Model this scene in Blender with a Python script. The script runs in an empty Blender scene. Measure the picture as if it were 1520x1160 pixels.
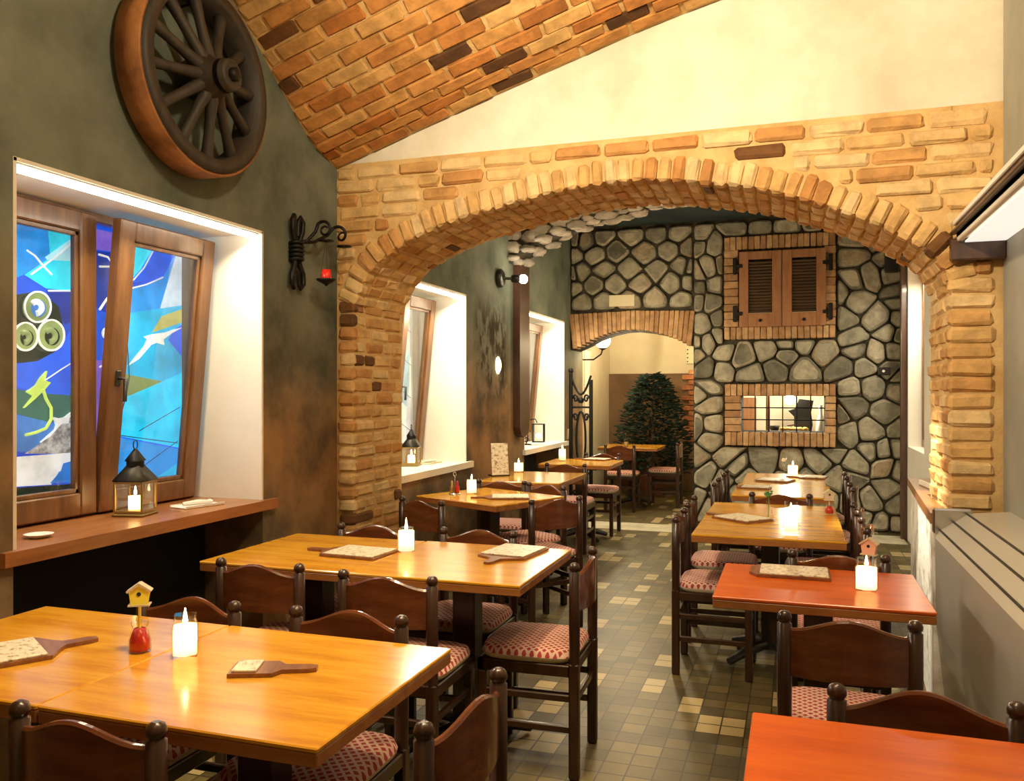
import bpy, math, random
from mathutils import Vector, Matrix
R = random.Random(7)
SC = bpy.context.scene
COL = SC.collection
PI = math.pi

# ------------------------------------------------------------------ materials
def _nt(name):
    m = bpy.data.materials.new(name); m.use_nodes = True
    nt = m.node_tree; b = nt.nodes['Principled BSDF']
    return m, nt, b
def rgba(c): return (c[0], c[1], c[2], 1)
def mixc(nt, fac, a, b):
    n = nt.nodes.new('ShaderNodeMix'); n.data_type = 'RGBA'
    if isinstance(fac, (int, float)): n.inputs[0].default_value = fac
    else: nt.links.new(fac, n.inputs[0])
    for i, v in ((6, a), (7, b)):
        if isinstance(v, tuple): n.inputs[i].default_value = rgba(v)
        else: nt.links.new(v, n.inputs[i])
    return n.outputs[2]
def noise(nt, scale, detail=4, vec=None, rough=.6):
    n = nt.nodes.new('ShaderNodeTexNoise'); n.inputs['Scale'].default_value = scale
    n.inputs['Detail'].default_value = detail; n.inputs['Roughness'].default_value = rough
    if vec is not None: nt.links.new(vec, n.inputs['Vector'])
    return n.outputs[0]
def ramp(nt, fac, stops):
    n = nt.nodes.new('ShaderNodeValToRGB'); nt.links.new(fac, n.inputs[0])
    e = n.color_ramp.elements
    while len(e) < len(stops): e.new(.5)
    for k, (p, c) in zip(e, stops): k.position = p; k.color = rgba(c)
    return n.outputs[0]
def coords(nt, kind='Object', scale=(1, 1, 1)):
    t = nt.nodes.new('ShaderNodeTexCoord'); m = nt.nodes.new('ShaderNodeMapping')
    m.inputs['Scale'].default_value = scale
    nt.links.new(t.outputs[kind], m.inputs['Vector']); return m.outputs[0]
def bump(nt, b, h, strength=.3, dist=.01):
    n = nt.nodes.new('ShaderNodeBump'); n.inputs['Strength'].default_value = strength
    n.inputs['Distance'].default_value = dist
    nt.links.new(h, n.inputs['Height']); nt.links.new(n.outputs[0], b.inputs['Normal'])
def flat(name, c, rough=.5, metal=0, emit=0, ecol=None, spec=None):
    m, nt, b = _nt(name)
    b.inputs['Base Color'].default_value = rgba(c); b.inputs['Roughness'].default_value = rough
    b.inputs['Metallic'].default_value = metal
    if spec is not None: b.inputs['Specular IOR Level'].default_value = spec
    if emit:
        b.inputs['Emission Color'].default_value = rgba(ecol or c); b.inputs['Emission Strength'].default_value = emit
    return m
def mottled(name, c1, c2, scale=3, rough=.8, bs=.25, bscale=30, spec=.3, lo=.35, hi=.65, c3=None, kind='Object', sc=(1, 1, 1), metal=0):
    m, nt, b = _nt(name); v = coords(nt, kind, sc)
    f = noise(nt, scale, 5, v)
    st = [(lo, c1), (hi, c2)]
    if c3: st.append((min(.98, hi + .15), c3))
    nt.links.new(ramp(nt, f, st), b.inputs['Base Color'])
    b.inputs['Roughness'].default_value = rough; b.inputs['Specular IOR Level'].default_value = spec
    b.inputs['Metallic'].default_value = metal
    if bs: bump(nt, b, noise(nt, bscale, 4, v), bs)
    return m
def island(name, stops, rough=.85, nscale=14, namt=.35, bs=.5, bscale=40, dark=(.5, .5, .5)):
    m, nt, b = _nt(name); v = coords(nt)
    g = nt.nodes.new('ShaderNodeNewGeometry')
    c = ramp(nt, g.outputs['Random Per Island'], stops)
    n = noise(nt, nscale, 5, v)
    mul = nt.nodes.new('ShaderNodeMix'); mul.data_type = 'RGBA'; mul.blend_type = 'MULTIPLY'
    mul.inputs[0].default_value = namt * 2
    nt.links.new(c, mul.inputs[6]); nt.links.new(ramp(nt, n, [(.35, dark), (.6, (1, 1, 1))]), mul.inputs[7])
    nt.links.new(mul.outputs[2], b.inputs['Base Color'])
    b.inputs['Roughness'].default_value = rough; b.inputs['Specular IOR Level'].default_value = .25
    bump(nt, b, noise(nt, bscale, 5, v), bs, .012)
    return m
def wood(name, c1, c2, c3, rough=.3, axis='x', scale=1, coat=0, bs=.06):
    m, nt, b = _nt(name)
    s = {'x': (1.2, 9, 9), 'y': (9, 1.2, 9), 'z': (9, 9, 1.2)}[axis]
    v = coords(nt, 'Object', tuple(k * scale for k in s))
    f = noise(nt, 2.2, 8, v, .68)
    nt.links.new(ramp(nt, f, [(.3, c1), (.5, c2), (.7, c3)]), b.inputs['Base Color'])
    b.inputs['Roughness'].default_value = rough
    b.inputs['Coat Weight'].default_value = coat; b.inputs['Coat Roughness'].default_value = .12
    bump(nt, b, f, bs, .004)
    return m
def glassy(name, tint=(1, 1, 1), refl=.12, rough=.02):
    m = bpy.data.materials.new(name); m.use_nodes = True; nt = m.node_tree
    nt.nodes.clear(); o = nt.nodes.new('ShaderNodeOutputMaterial')
    t = nt.nodes.new('ShaderNodeBsdfTransparent'); t.inputs[0].default_value = rgba(tint)
    g = nt.nodes.new('ShaderNodeBsdfGlossy'); g.inputs['Roughness'].default_value = rough
    l = nt.nodes.new('ShaderNodeLayerWeight'); l.inputs[0].default_value = .12
    mx = nt.nodes.new('ShaderNodeMixShader')
    mth = nt.nodes.new('ShaderNodeMath'); mth.operation = 'MULTIPLY_ADD'
    mth.inputs[1].default_value = .45; mth.inputs[2].default_value = refl * .3
    nt.links.new(l.outputs['Fresnel'], mth.inputs[0]); nt.links.new(mth.outputs[0], mx.inputs[0])
    nt.links.new(t.outputs[0], mx.inputs[1]); nt.links.new(g.outputs[0], mx.inputs[2])
    nt.links.new(mx.outputs[0], o.inputs[0]); return m
def emis(name, c, s):
    m = bpy.data.materials.new(name); m.use_nodes = True; nt = m.node_tree; nt.nodes.clear()
    o = nt.nodes.new('ShaderNodeOutputMaterial'); e = nt.nodes.new('ShaderNodeEmission')
    e.inputs[0].default_value = rgba(c); e.inputs[1].default_value = s
    nt.links.new(e.outputs[0], o.inputs[0]); return m

BR_STOPS = [(0, (.13, .06, .022)), (.03, (.17, .075, .025)), (.04, (.52, .25, .08)), (.4, (.63, .38, .14)), (.75, (.70, .47, .21)), (1, (.74, .54, .28))]
VB_STOPS = [(0, (.09, .04, .016)), (.08, (.14, .06, .02)), (.095, (.46, .17, .04)), (.45, (.56, .25, .07)), (.8, (.62, .33, .10)), (1, (.66, .40, .15))]
M = {}
M['brick'] = island('old_brick', BR_STOPS, nscale=11, namt=.3)
M['brick_vault'] = island('vault_brick', VB_STOPS, nscale=11, namt=.35)
M['brick_red'] = island('red_brick', [(0, (.34, .12, .05)), (.5, (.45, .17, .07)), (1, (.52, .24, .1))])
M['brick_far'] = island('aged_brick', [(0, (.36, .19, .09)), (.5, (.48, .28, .13)), (1, (.58, .36, .18))])
M['mortar'] = mottled('lime_mortar', (.52, .32, .12), (.66, .45, .2), 8, .95, .5, 60)
M['plaster_cream'] = mottled('cream_plaster', (.54, .49, .37), (.76, .71, .58), 1.6, .9, .12, 25)
M['stone'] = island('field_stone', [(0, (.16, .15, .11)), (.25, (.28, .26, .19)), (.6, (.38, .35, .26)), (.85, (.46, .41, .30)), (1, (.36, .27, .16))], nscale=9, namt=.4, bs=.9, bscale=26)
M['stone_gap'] = mottled('dark_stone_mortar', (.02, .018, .012), (.07, .06, .04), 9, .95, .5, 60)
M['stone_white'] = island('pale_limestone', [(0, (.36, .32, .26)), (1, (.62, .55, .47))], nscale=10, bs=.8)
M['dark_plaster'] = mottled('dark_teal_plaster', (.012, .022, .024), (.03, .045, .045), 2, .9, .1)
M['white_paint'] = mottled('white_reveal_paint', (.78, .74, .64), (.86, .83, .74), 2, .7, .06)
M['white_rough'] = mottled('white_rough_plaster', (.55, .5, .4), (.92, .89, .8), 7, .85, 1.0, 16, lo=.38, hi=.5)
M['grey_wall'] = mottled('grey_plaster', (.30, .30, .25), (.42, .41, .34), 1.4, .9, .12)
M['ceil_cream'] = mottled('cream_ceiling', (.6, .52, .38), (.72, .65, .5), 1.2, .9, .1)
def left_plaster():
    m, nt, b = _nt('left_wall_plaster'); v = coords(nt)
    t = nt.nodes.new('ShaderNodeTexCoord'); sp = nt.nodes.new('ShaderNodeSeparateXYZ'); nt.links.new(t.outputs['Object'], sp.inputs[0])
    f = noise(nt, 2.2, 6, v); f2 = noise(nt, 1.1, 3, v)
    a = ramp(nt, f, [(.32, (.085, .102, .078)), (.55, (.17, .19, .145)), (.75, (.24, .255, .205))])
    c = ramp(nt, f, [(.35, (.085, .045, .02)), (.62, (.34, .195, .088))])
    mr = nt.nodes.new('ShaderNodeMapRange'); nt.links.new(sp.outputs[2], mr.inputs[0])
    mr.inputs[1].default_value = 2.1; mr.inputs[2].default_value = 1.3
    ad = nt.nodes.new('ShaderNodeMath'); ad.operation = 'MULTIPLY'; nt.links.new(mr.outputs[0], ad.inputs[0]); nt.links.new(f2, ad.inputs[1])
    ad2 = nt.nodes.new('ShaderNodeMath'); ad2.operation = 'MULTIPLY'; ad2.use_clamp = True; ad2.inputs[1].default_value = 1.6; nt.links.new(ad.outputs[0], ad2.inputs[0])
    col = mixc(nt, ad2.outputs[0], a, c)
    # faded painted trees between the two far windows
    v2 = coords(nt, 'Object', (1, 3.2, 1.5)); g = noise(nt, 2.6, 7, v2, .7)
    def band(out, lo, hi, soft):
        x = nt.nodes.new('ShaderNodeMapRange'); nt.links.new(out, x.inputs[0]); x.inputs[1].default_value = lo - soft; x.inputs[2].default_value = lo
        y = nt.nodes.new('ShaderNodeMapRange'); nt.links.new(out, y.inputs[0]); y.inputs[1].default_value = hi + soft; y.inputs[2].default_value = hi
        z = nt.nodes.new('ShaderNodeMath'); z.operation = 'MULTIPLY'; nt.links.new(x.outputs[0], z.inputs[0]); nt.links.new(y.outputs[0], z.inputs[1]); return z.outputs[0]
    k = nt.nodes.new('ShaderNodeMath'); k.operation = 'MULTIPLY'
    nt.links.new(band(sp.outputs[1], 6.7, 7.35, .15), k.inputs[0]); nt.links.new(band(sp.outputs[2], 1.6, 2.1, .3), k.inputs[1])
    k2 = nt.nodes.new('ShaderNodeMath'); k2.operation = 'MULTIPLY'; nt.links.new(k.outputs[0], k2.inputs[0])
    gr = nt.nodes.new('ShaderNodeMapRange'); nt.links.new(g, gr.inputs[0]); gr.inputs[1].default_value = .47; gr.inputs[2].default_value = .56; nt.links.new(gr.outputs[0], k2.inputs[1])
    col = mixc(nt, k2.outputs[0], col, (.045, .032, .018))
    nt.links.new(col, b.inputs['Base Color']); b.inputs['Roughness'].default_value = .9; b.inputs['Specular IOR Level'].default_value = .2
    bump(nt, b, noise(nt, 28, 5, v), .25)
    return m
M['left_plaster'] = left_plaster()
def floor_mat():
    m, nt, b = _nt('small_floor_tiles')
    t = nt.nodes.new('ShaderNodeTexCoord'); sp = nt.nodes.new('ShaderNodeSeparateXYZ'); nt.links.new(t.outputs['Object'], sp.inputs[0])
    def mth(op, a, bb=None, cl=False):
        n = nt.nodes.new('ShaderNodeMath'); n.operation = op; n.use_clamp = cl
        for i, q in enumerate((a, bb)):
            if q is None: continue
            if isinstance(q, (int, float)): n.inputs[i].default_value = q
            else: nt.links.new(q, n.inputs[i])
        return n.outputs[0]
    sx = mth('DIVIDE', sp.outputs[0], .105); sy = mth('DIVIDE', sp.outputs[1], .105)
    ix = mth('FLOOR', sx); iy = mth('FLOOR', sy); iy2 = mth('FLOOR', mth('DIVIDE', sy, 2))
    def wn(a, bb):
        c = nt.nodes.new('ShaderNodeCombineXYZ'); nt.links.new(a, c.inputs[0]); nt.links.new(bb, c.inputs[1])
        w = nt.nodes.new('ShaderNodeTexWhiteNoise'); w.noise_dimensions = '3D'; nt.links.new(c.outputs[0], w.inputs[0]); return w.outputs[0]
    # a lighter tile every few, stepping diagonally across the rows
    ph = mth('ADD', mth('MULTIPLY', ix, 1.0), mth('MULTIPLY', iy2, 2.0))
    dm = mth('MODULO', mth('ADD', ph, 770), 11.0)
    diag = mth('LESS_THAN', dm, .9)
    light = mth('MULTIPLY', mth('MAXIMUM', mth('MULTIPLY', diag, mth('GREATER_THAN', wn(ix, iy2), .3)), mth('GREATER_THAN', wn(iy2, ix), .93)), 1.0)
    tone = mth('ADD', mth('MULTIPLY', wn(ix, iy), .45), mth('MULTIPLY', noise(nt, 5, 3, coords(nt)), .6))
    base = ramp(nt, tone, [(.2, (.05, .038, .013)), (.55, (.105, .080, .028)), (.85, (.18, .138, .05))])
    col = mixc(nt, light, base, (.42, .33, .16))
    mf = nt.nodes.new('ShaderNodeMath')
    fx = mth('FRACT', sx); fy = mth('FRACT', sy)
    gx = mth('LESS_THAN', mth('ABSOLUTE', mth('SUBTRACT', fx, .5)), .47); gy = mth('LESS_THAN', mth('ABSOLUTE', mth('SUBTRACT', fy, .5)), .46)
    ins = mth('MULTIPLY', gx, gy)
    col = mixc(nt, ins, (.035, .028, .013), col)
    nt.links.new(col, b.inputs['Base Color']); b.inputs['Roughness'].default_value = .42
    bump(nt, b, ins, .25, .004)
    return m
M['floor'] = floor_mat()
M['floor_band'] = mottled('pale_floor_band', (.42, .38, .27), (.6, .55, .4), 5, .6, .2)
M['table_wood'] = wood('golden_varnished_wood', (.46, .17, .012), (.62, .29, .020), (.70, .38, .038), .2, 'x', 1, .35)
M['table_dim'] = wood('dim_varnished_wood', (.46, .07, .005), (.60, .105, .007), (.66, .15, .012), .28, 'x', 1, .3)  # same table wood; weaker light painted in as a redder colour
M['table_edge'] = wood('brown_edge_wood', (.22, .075, .02), (.32, .12, .03), (.4, .17, .05), .35, 'x', 1, .2)
M['chair_dark'] = wood('dark_walnut_wood', (.016, .006, .003), (.034, .013, .006), (.055, .022, .009), .3, 'z', 1, .15)
M['chair_back'] = wood('chestnut_back_wood', (.07, .018, .006), (.12, .034, .010), (.18, .058, .016), .24, 'x', 1, .45)
M['window_wood'] = wood('window_frame_wood', (.10, .04, .014), (.17, .075, .026), (.24, .115, .045), .35, 'z', 1, .2)
M['sill_wood'] = wood('sill_wood', (.24, .085, .025), (.36, .14, .04), (.44, .20, .07), .35, 'y', 1, .3)
M['louvre'] = wood('dark_louvre_wood', (.05, .03, .014), (.085, .05, .024), (.12, .07, .034), .6, 'x', 1, 0)
M['shutter_wood'] = wood('shutter_wood', (.20, .08, .03), (.30, .13, .05), (.36, .17, .07), .5, 'z', 1, 0)
M['plank_wood'] = wood('dark_plank_wood', (.04, .018, .01), (.07, .032, .018), (.10, .045, .025), .4, 'z', 1, .2)
M['wheel_wood'] = wood('weathered_wheel_wood', (.018, .014, .010), (.035, .027, .019), (.05, .038, .027), .6, 'z', 1, 0)
M['rim_orange'] = mottled('orange_rim', (.2, .075, .025), (.46, .2, .07), 6, .6, .3)  # mottled brown and orange for the wheel tyre
M['iron'] = flat('black_iron', (.012, .011, .010), .45, .6)
M['cast_iron'] = flat('dark_cast_iron', (.05, .048, .04), .4, .7)
M['brass'] = flat('aged_brass', (.38, .27, .10), .35, 1)
M['white_wax'] = flat('white_wax', (.92, .86, .72), .5)
M['lit_wax'] = flat('glowing_candle_wax', (.95, .85, .65), .5, 0, 1.6, (1, .78, .42))
M['flame'] = emis('candle_flame', (1, .72, .34), 26)
M['red_wax'] = flat('red_candle_glass', (.75, .03, .02), .2)
M['clear'] = glassy('clear_glass')
M['pane'] = glassy('window_glass', (.96, .98, 1), .2)
M['red_jar'] = flat('red_sauce', (.45, .02, .012), .15)
M['yellow_paint'] = flat('yellow_paint', (.78, .68, .08), .45)
M['pink_paint'] = flat('pale_pink_paint', (.72, .42, .30), .5)
M['black_hole'] = flat('black_hole', (.01, .01, .008), .9)
M['steel'] = flat('brushed_steel', (.6, .58, .54), .25, 1)
M['convector'] = flat('grey_metal_cover', (.58, .57, .5), .25, .1)
M['convector_dark'] = flat('dark_seam', (.03, .03, .025), .6)
M['board'] = wood('menu_board_wood', (.12, .04, .015), (.2, .07, .025), (.28, .11, .04), .35, 'x', 2, .3)
def paper_mat():
    m, nt, b = _nt('printed_menu_paper'); v = coords(nt, 'Object', (1, 1.7, 1))
    f = noise(nt, 42, 3, v, .6)
    nt.links.new(ramp(nt, f, [(.36, (.25, .19, .12)), (.44, (.62, .53, .38)), (.6, (.74, .66, .5))]), b.inputs['Base Color'])
    b.inputs['Roughness'].default_value = .35; return m
M['paper'] = paper_mat()
M['napkin'] = flat('white_napkin', (.85, .82, .74), .7)
M['green_leaf'] = flat('green_leaf', (.06, .22, .06), .5)
M['white_petal'] = flat('pale_petal', (.85, .75, .6), .5)
def check_mat():
    m, nt, b = _nt('red_checked_fabric')
    v = nt.nodes.new('ShaderNodeTexCoord'); mp = nt.nodes.new('ShaderNodeMapping')
    mp.inputs['Rotation'].default_value = (0, 0, PI / 4); nt.links.new(v.outputs['Object'], mp.inputs[0])
    w1 = nt.nodes.new('ShaderNodeSeparateXYZ'); nt.links.new(mp.outputs[0], w1.inputs[0])
    def stripe(o):
        a = nt.nodes.new('ShaderNodeMath'); a.operation = 'MULTIPLY'; a.inputs[1].default_value = 45; nt.links.new(o, a.inputs[0])
        f = nt.nodes.new('ShaderNodeMath'); f.operation = 'FRACT'; nt.links.new(a.outputs[0], f.inputs[0])
        g = nt.nodes.new('ShaderNodeMath'); g.operation = 'LESS_THAN'; g.inputs[1].default_value = .38; nt.links.new(f.outputs[0], g.inputs[0]); return g.outputs[0]
    s1, s2 = stripe(w1.outputs[0]), stripe(w1.outputs[1])
    mx = nt.nodes.new('ShaderNodeMath'); mx.operation = 'MAXIMUM'; nt.links.new(s1, mx.inputs[0]); nt.links.new(s2, mx.inputs[1])
    col = mixc(nt, mx.outputs[0], (.33, .035, .04), (.62, .42, .33))
    nt.links.new(col, b.inputs['Base Color']); b.inputs['Roughness'].default_value = .9
    bump(nt, b, noise(nt, 60, 3), .3); return m
M['check'] = check_mat()
M['cushion_edge'] = mottled('pale_cushion_side', (.48, .40, .28), (.6, .5, .36), 20, .9, .2)
M['led'] = emis('led_strip', (1, .92, .74), 14)
M['globe'] = emis('lit_globe', (1, .84, .55), 9)
M['bulb'] = emis('lit_bulb', (1, .88, .66), 22)
M['wall_light'] = emis('small_wall_light', (1, .85, .5), 8)
M['tree_dark'] = mottled('dark_fir_needles', (.006, .016, .010), (.02, .045, .03), 12, .8, 0)
M['pot'] = flat('terracotta_pot', (.2, .08, .04), .7)
M['card'] = flat('pale_card', (.72, .64, .42), .6)
M['black_paint'] = flat('black_paint', (.012, .011, .010), .4)
M['chrome_bottle'] = flat('white_glaze', (.85, .82, .76), .25)
M['bread'] = mottled('bread_crust', (.6, .32, .08), (.8, .55, .2), 10, .7, .2)
M['kitchen_wall'] = mottled('kitchen_wall_paint', (.75, .66, .48), (.82, .74, .58), 1.5, .8, .05)
M['passage_wall'] = mottled('passage_plaster', (.62, .54, .38), (.72, .64, .48), 1.6, .9, .1)
M['brown_panel'] = mottled('brown_wainscot', (.12, .07, .035), (.2, .12, .06), 2, .7, .1)
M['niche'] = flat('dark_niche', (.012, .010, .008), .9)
STAIN = {'deep_blue': (.01, .06, .44), 'blue': (.01, .2, .55), 'cyan': (.02, .5, .62), 'pale_cyan': (.45, .8, .88), 'navy': (.012, .03, .22),
 'green_black': (.012, .02, .012), 'royal': (.012, .09, .62), 'dark_green': (.02, .09, .07), 'mid_blue': (.03, .14, .42), 'pebble': (.32, .30, .28),
 'white': (.92, .92, .88), 'violet': (.12, .07, .36), 'pale_grey': (.38, .48, .56), 'sky': (.005, .32, .56), 'olive': (.34, .33, .09),
 'dark_olive': (.15, .20, .07), 'bright_sky': (.005, .45, .72), 'lime': (.45, .58, .10), 'lime2': (.22, .27, .10), 'black': (.01, .02, .05), 'yellow': (.8, .72, .3), 'cream': (.8, .78, .6)}
def stain_mat(n, c, e=.75):
    m, nt, b = _nt('stained_glass_' + n); v = coords(nt)
    f = noise(nt, 34 if n == 'pebble' else 5, 5, v)
    k = .25 if n == 'pebble' else .7
    col = ramp(nt, f, [(.35, tuple(q * k for q in c)), (.62, tuple(min(1, q * 1.15) for q in c))])
    nt.links.new(col, b.inputs['Base Color']); nt.links.new(col, b.inputs['Emission Color'])
    b.inputs['Emission Strength'].default_value = e; b.inputs['Roughness'].default_value = .15; return m

# ------------------------------------------------------------------ mesh builder
class MB:
    def __init__(s): s.v = []; s.f = []; s.mi = []; s.sm = []
    def add(s, vs, fs, mi=0, smooth=False):
        o = len(s.v); s.v += [tuple(v) for v in vs]
        for f in fs: s.f.append(tuple(i + o for i in f)); s.mi.append(mi); s.sm.append(smooth)
        return s
    def box(s, lo, hi, mi=0, ch=0, T=None, jit=0):
        x0, y0, z0 = lo; x1, y1, z1 = hi
        if ch <= 0:
            vs = [(x, y, z) for z in (z0, z1) for y in (y0, y1) for x in (x0, x1)]
            fs = [(0, 2, 3, 1), (4, 5, 7, 6), (0, 1, 5, 4), (2, 6, 7, 3), (0, 4, 6, 2), (1, 3, 7, 5)]
        else:
            vs = []; idx = {}
            for iz in (0, 1):
                for iy in (0, 1):
                    for ix in (0, 1):
                        for k in range(3):
                            p = [(x0, x1)[ix], (y0, y1)[iy], (z0, z1)[iz]]
                            sg = [(1, -1)[ix], (1, -1)[iy], (1, -1)[iz]]
                            for a in range(3):
                                if a != k: p[a] += sg[a] * ch
                            idx[(ix, iy, iz, k)] = len(vs); vs.append(p)
            fs = []
            for k in range(3):
                a, b = (k + 1) % 3, (k + 2) % 3
                for sd in (0, 1):
                    q = []
                    for (ua, ub) in ((0, 0), (1, 0), (1, 1), (0, 1)):
                        c = [0, 0, 0]; c[k] = sd; c[a] = ua; c[b] = ub; q.append(idx[(c[0], c[1], c[2], k)])
                    fs.append(tuple(q) if sd else tuple(q[::-1]))
            for k in range(3):
                a, b = (k + 1) % 3, (k + 2) % 3
                for ua in (0, 1):
                    for ub in (0, 1):
                        def g(t, kk):
                            c = [0, 0, 0]; c[k] = t; c[a] = ua; c[b] = ub; return idx[(c[0], c[1], c[2], kk)]
                        q = (g(0, a), g(1, a), g(1, b), g(0, b))
                        fs.append(q if (ua == ub) else q[::-1])
            for ix in (0, 1):
                for iy in (0, 1):
                    for iz in (0, 1):
                        q = tuple(idx[(ix, iy, iz, k)] for k in range(3))
                        fs.append(q if (ix + iy + iz) % 2 else q[::-1])
        if jit: vs = [tuple(c + R.uniform(-jit, jit) for c in v) for v in vs]
        if T is not None: vs = [tuple(T @ Vector(v)) for v in vs]
        return s.add(vs, fs, mi)
    def loft(s, rings, mi=0, smooth=True, caps=True, closed=True):
        n = len(rings[0]); vs = [p for r in rings for p in r]; fs = []
        for k in range(len(rings) - 1):
            for i in range(n if closed else n - 1):
                j = (i + 1) % n; fs.append((k * n + i, k * n + j, (k + 1) * n + j, (k + 1) * n + i))
        s.add(vs, fs, mi, smooth)
        if caps and closed:
            s.add(rings[0], [tuple(range(n))[::-1]], mi); s.add(rings[-1], [tuple(range(n))], mi)
        return s
    def lathe(s, prof, c=(0, 0, 0), n=16, mi=0, T=None, rot=0):
        rings = []
        for r, z in prof:
            ring = []
            for i in range(n):
                a = rot + 2 * PI * i / n; p = Vector((r * math.cos(a), r * math.sin(a), z))
                if T is not None: p = T @ p
                ring.append((p[0] + c[0], p[1] + c[1], p[2] + c[2]))
            rings.append(ring)
        return s.loft(rings, mi)
    def tube(s, pts, r, n=8, mi=0, closed=False):
        pts = [Vector(p) for p in pts]; L = len(pts); rings = []; ref = None
        for i, p in enumerate(pts):
            if closed: d = pts[(i + 1) % L] - pts[i - 1]
            else: d = pts[min(i + 1, L - 1)] - pts[max(i - 1, 0)]
            d.normalize()
            if ref is None: ref = Vector((0, 0, 1)) if abs(d.z) < .9 else Vector((1, 0, 0))
            u = ref - d * ref.dot(d)
            if u.length < 1e-4: u = d.orthogonal()
            u.normalize(); w = d.cross(u); ref = u
            rr = r[i] if isinstance(r, (list, tuple)) else r
            rings.append([tuple(p + (u * math.cos(2 * PI * k / n) + w * math.sin(2 * PI * k / n)) * rr) for k in range(n)])
        if closed: rings.append(rings[0]); return s.loft(rings, mi, caps=False)
        return s.loft(rings, mi)
    def prism(s, poly, lo, hi, axis='z', mi=0, T=None):
        n = len(poly)
        def P(p, h):
            q = {'z': (p[0], p[1], h), 'y': (p[0], h, p[1]), 'x': (h, p[0], p[1])}[axis]
            return tuple(T @ Vector(q)) if T is not None else q
        vs = [P(p, lo) for p in poly] + [P(p, hi) for p in poly]
        fs = [tuple(range(n))[::-1], tuple(range(n, 2 * n))] + [(i, (i + 1) % n, n + (i + 1) % n, n + i) for i in range(n)]
        return s.add(vs, fs, mi)
    def ball(s, c, r, n=10, mi=0, sq=(1, 1, 1), jit=0):
        rings = []
        for k in range(1, n // 2 + 1):
            t = PI * k / (n // 2 + 1); ring = []
            for i in range(n):
                a = 2 * PI * i / n; q = 1 + R.uniform(-jit, jit)
                ring.append((c[0] + r * sq[0] * q * math.sin(t) * math.cos(a), c[1] + r * sq[1] * q * math.sin(t) * math.sin(a), c[2] - r * sq[2] * q * math.cos(t)))
            rings.append(ring)
        return s.loft(rings, mi)
    def build(s, name, mats, parent=None, loc=None, rot=None):
        me = bpy.data.meshes.new(name); me.from_pydata(s.v, [], s.f)
        for m in (mats if isinstance(mats, (list, tuple)) else [mats]): me.materials.append(m)
        for p, mi, sm in zip(me.polygons, s.mi, s.sm): p.material_index = mi; p.use_smooth = sm
        import bmesh
        bm = bmesh.new(); bm.from_mesh(me); bmesh.ops.recalc_face_normals(bm, faces=bm.faces); bm.to_mesh(me); bm.free()
        o = bpy.data.objects.new(name, me); COL.objects.link(o)
        if parent is not None: o.parent = parent
        if loc is not None: o.location = loc
        if rot is not None: o.rotation_euler = (0, 0, rot)
        return o
def tag(o, label, cat, group=None):
    o['label'] = label; o['category'] = cat
    if group: o['group'] = group
    return o
def thing(name, label, cat, loc=(0, 0, 0), rot=0, group=None):
    o = bpy.data.objects.new(name, None); COL.objects.link(o); o.empty_display_size = .1
    o.location = loc; o.rotation_euler = (0, 0, rot); return tag(o, label, cat, group)
def struct(o, kind='structure'):
    o['kind'] = kind; return o
def dup(root, loc, rot, label=None, group=None):
    r = root.copy(); COL.objects.link(r); r.location = loc; r.rotation_euler = (0, 0, rot)
    if label: r['label'] = label
    if group: r['group'] = group
    for ch in list(root.children):
        c = ch.copy(); COL.objects.link(c); c.parent = r
        for g in list(ch.children):
            d = g.copy(); COL.objects.link(d); d.parent = c
    return r
def light(name, kind, loc, energy, color=(1, .7, .4), size=.1, rot=None, spot=None, blend=.6, sy=None):
    l = bpy.data.lights.new(name, kind); l.energy = energy; l.color = color
    if kind in ('POINT', 'SPOT'): l.shadow_soft_size = size
    if kind == 'AREA':
        l.size = size
        if sy: l.shape = 'RECTANGLE'; l.size_y = sy
    if kind == 'SPOT': l.spot_size = spot; l.spot_blend = blend
    o = bpy.data.objects.new(name, l); COL.objects.link(o); o.location = loc
    if rot is not None:
        if len(rot) == 3 and isinstance(rot, Vector): o.rotation_euler = (rot - Vector(loc)).to_track_quat('-Z', 'Y').to_euler()
        else: o.rotation_euler = rot
    return o
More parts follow.
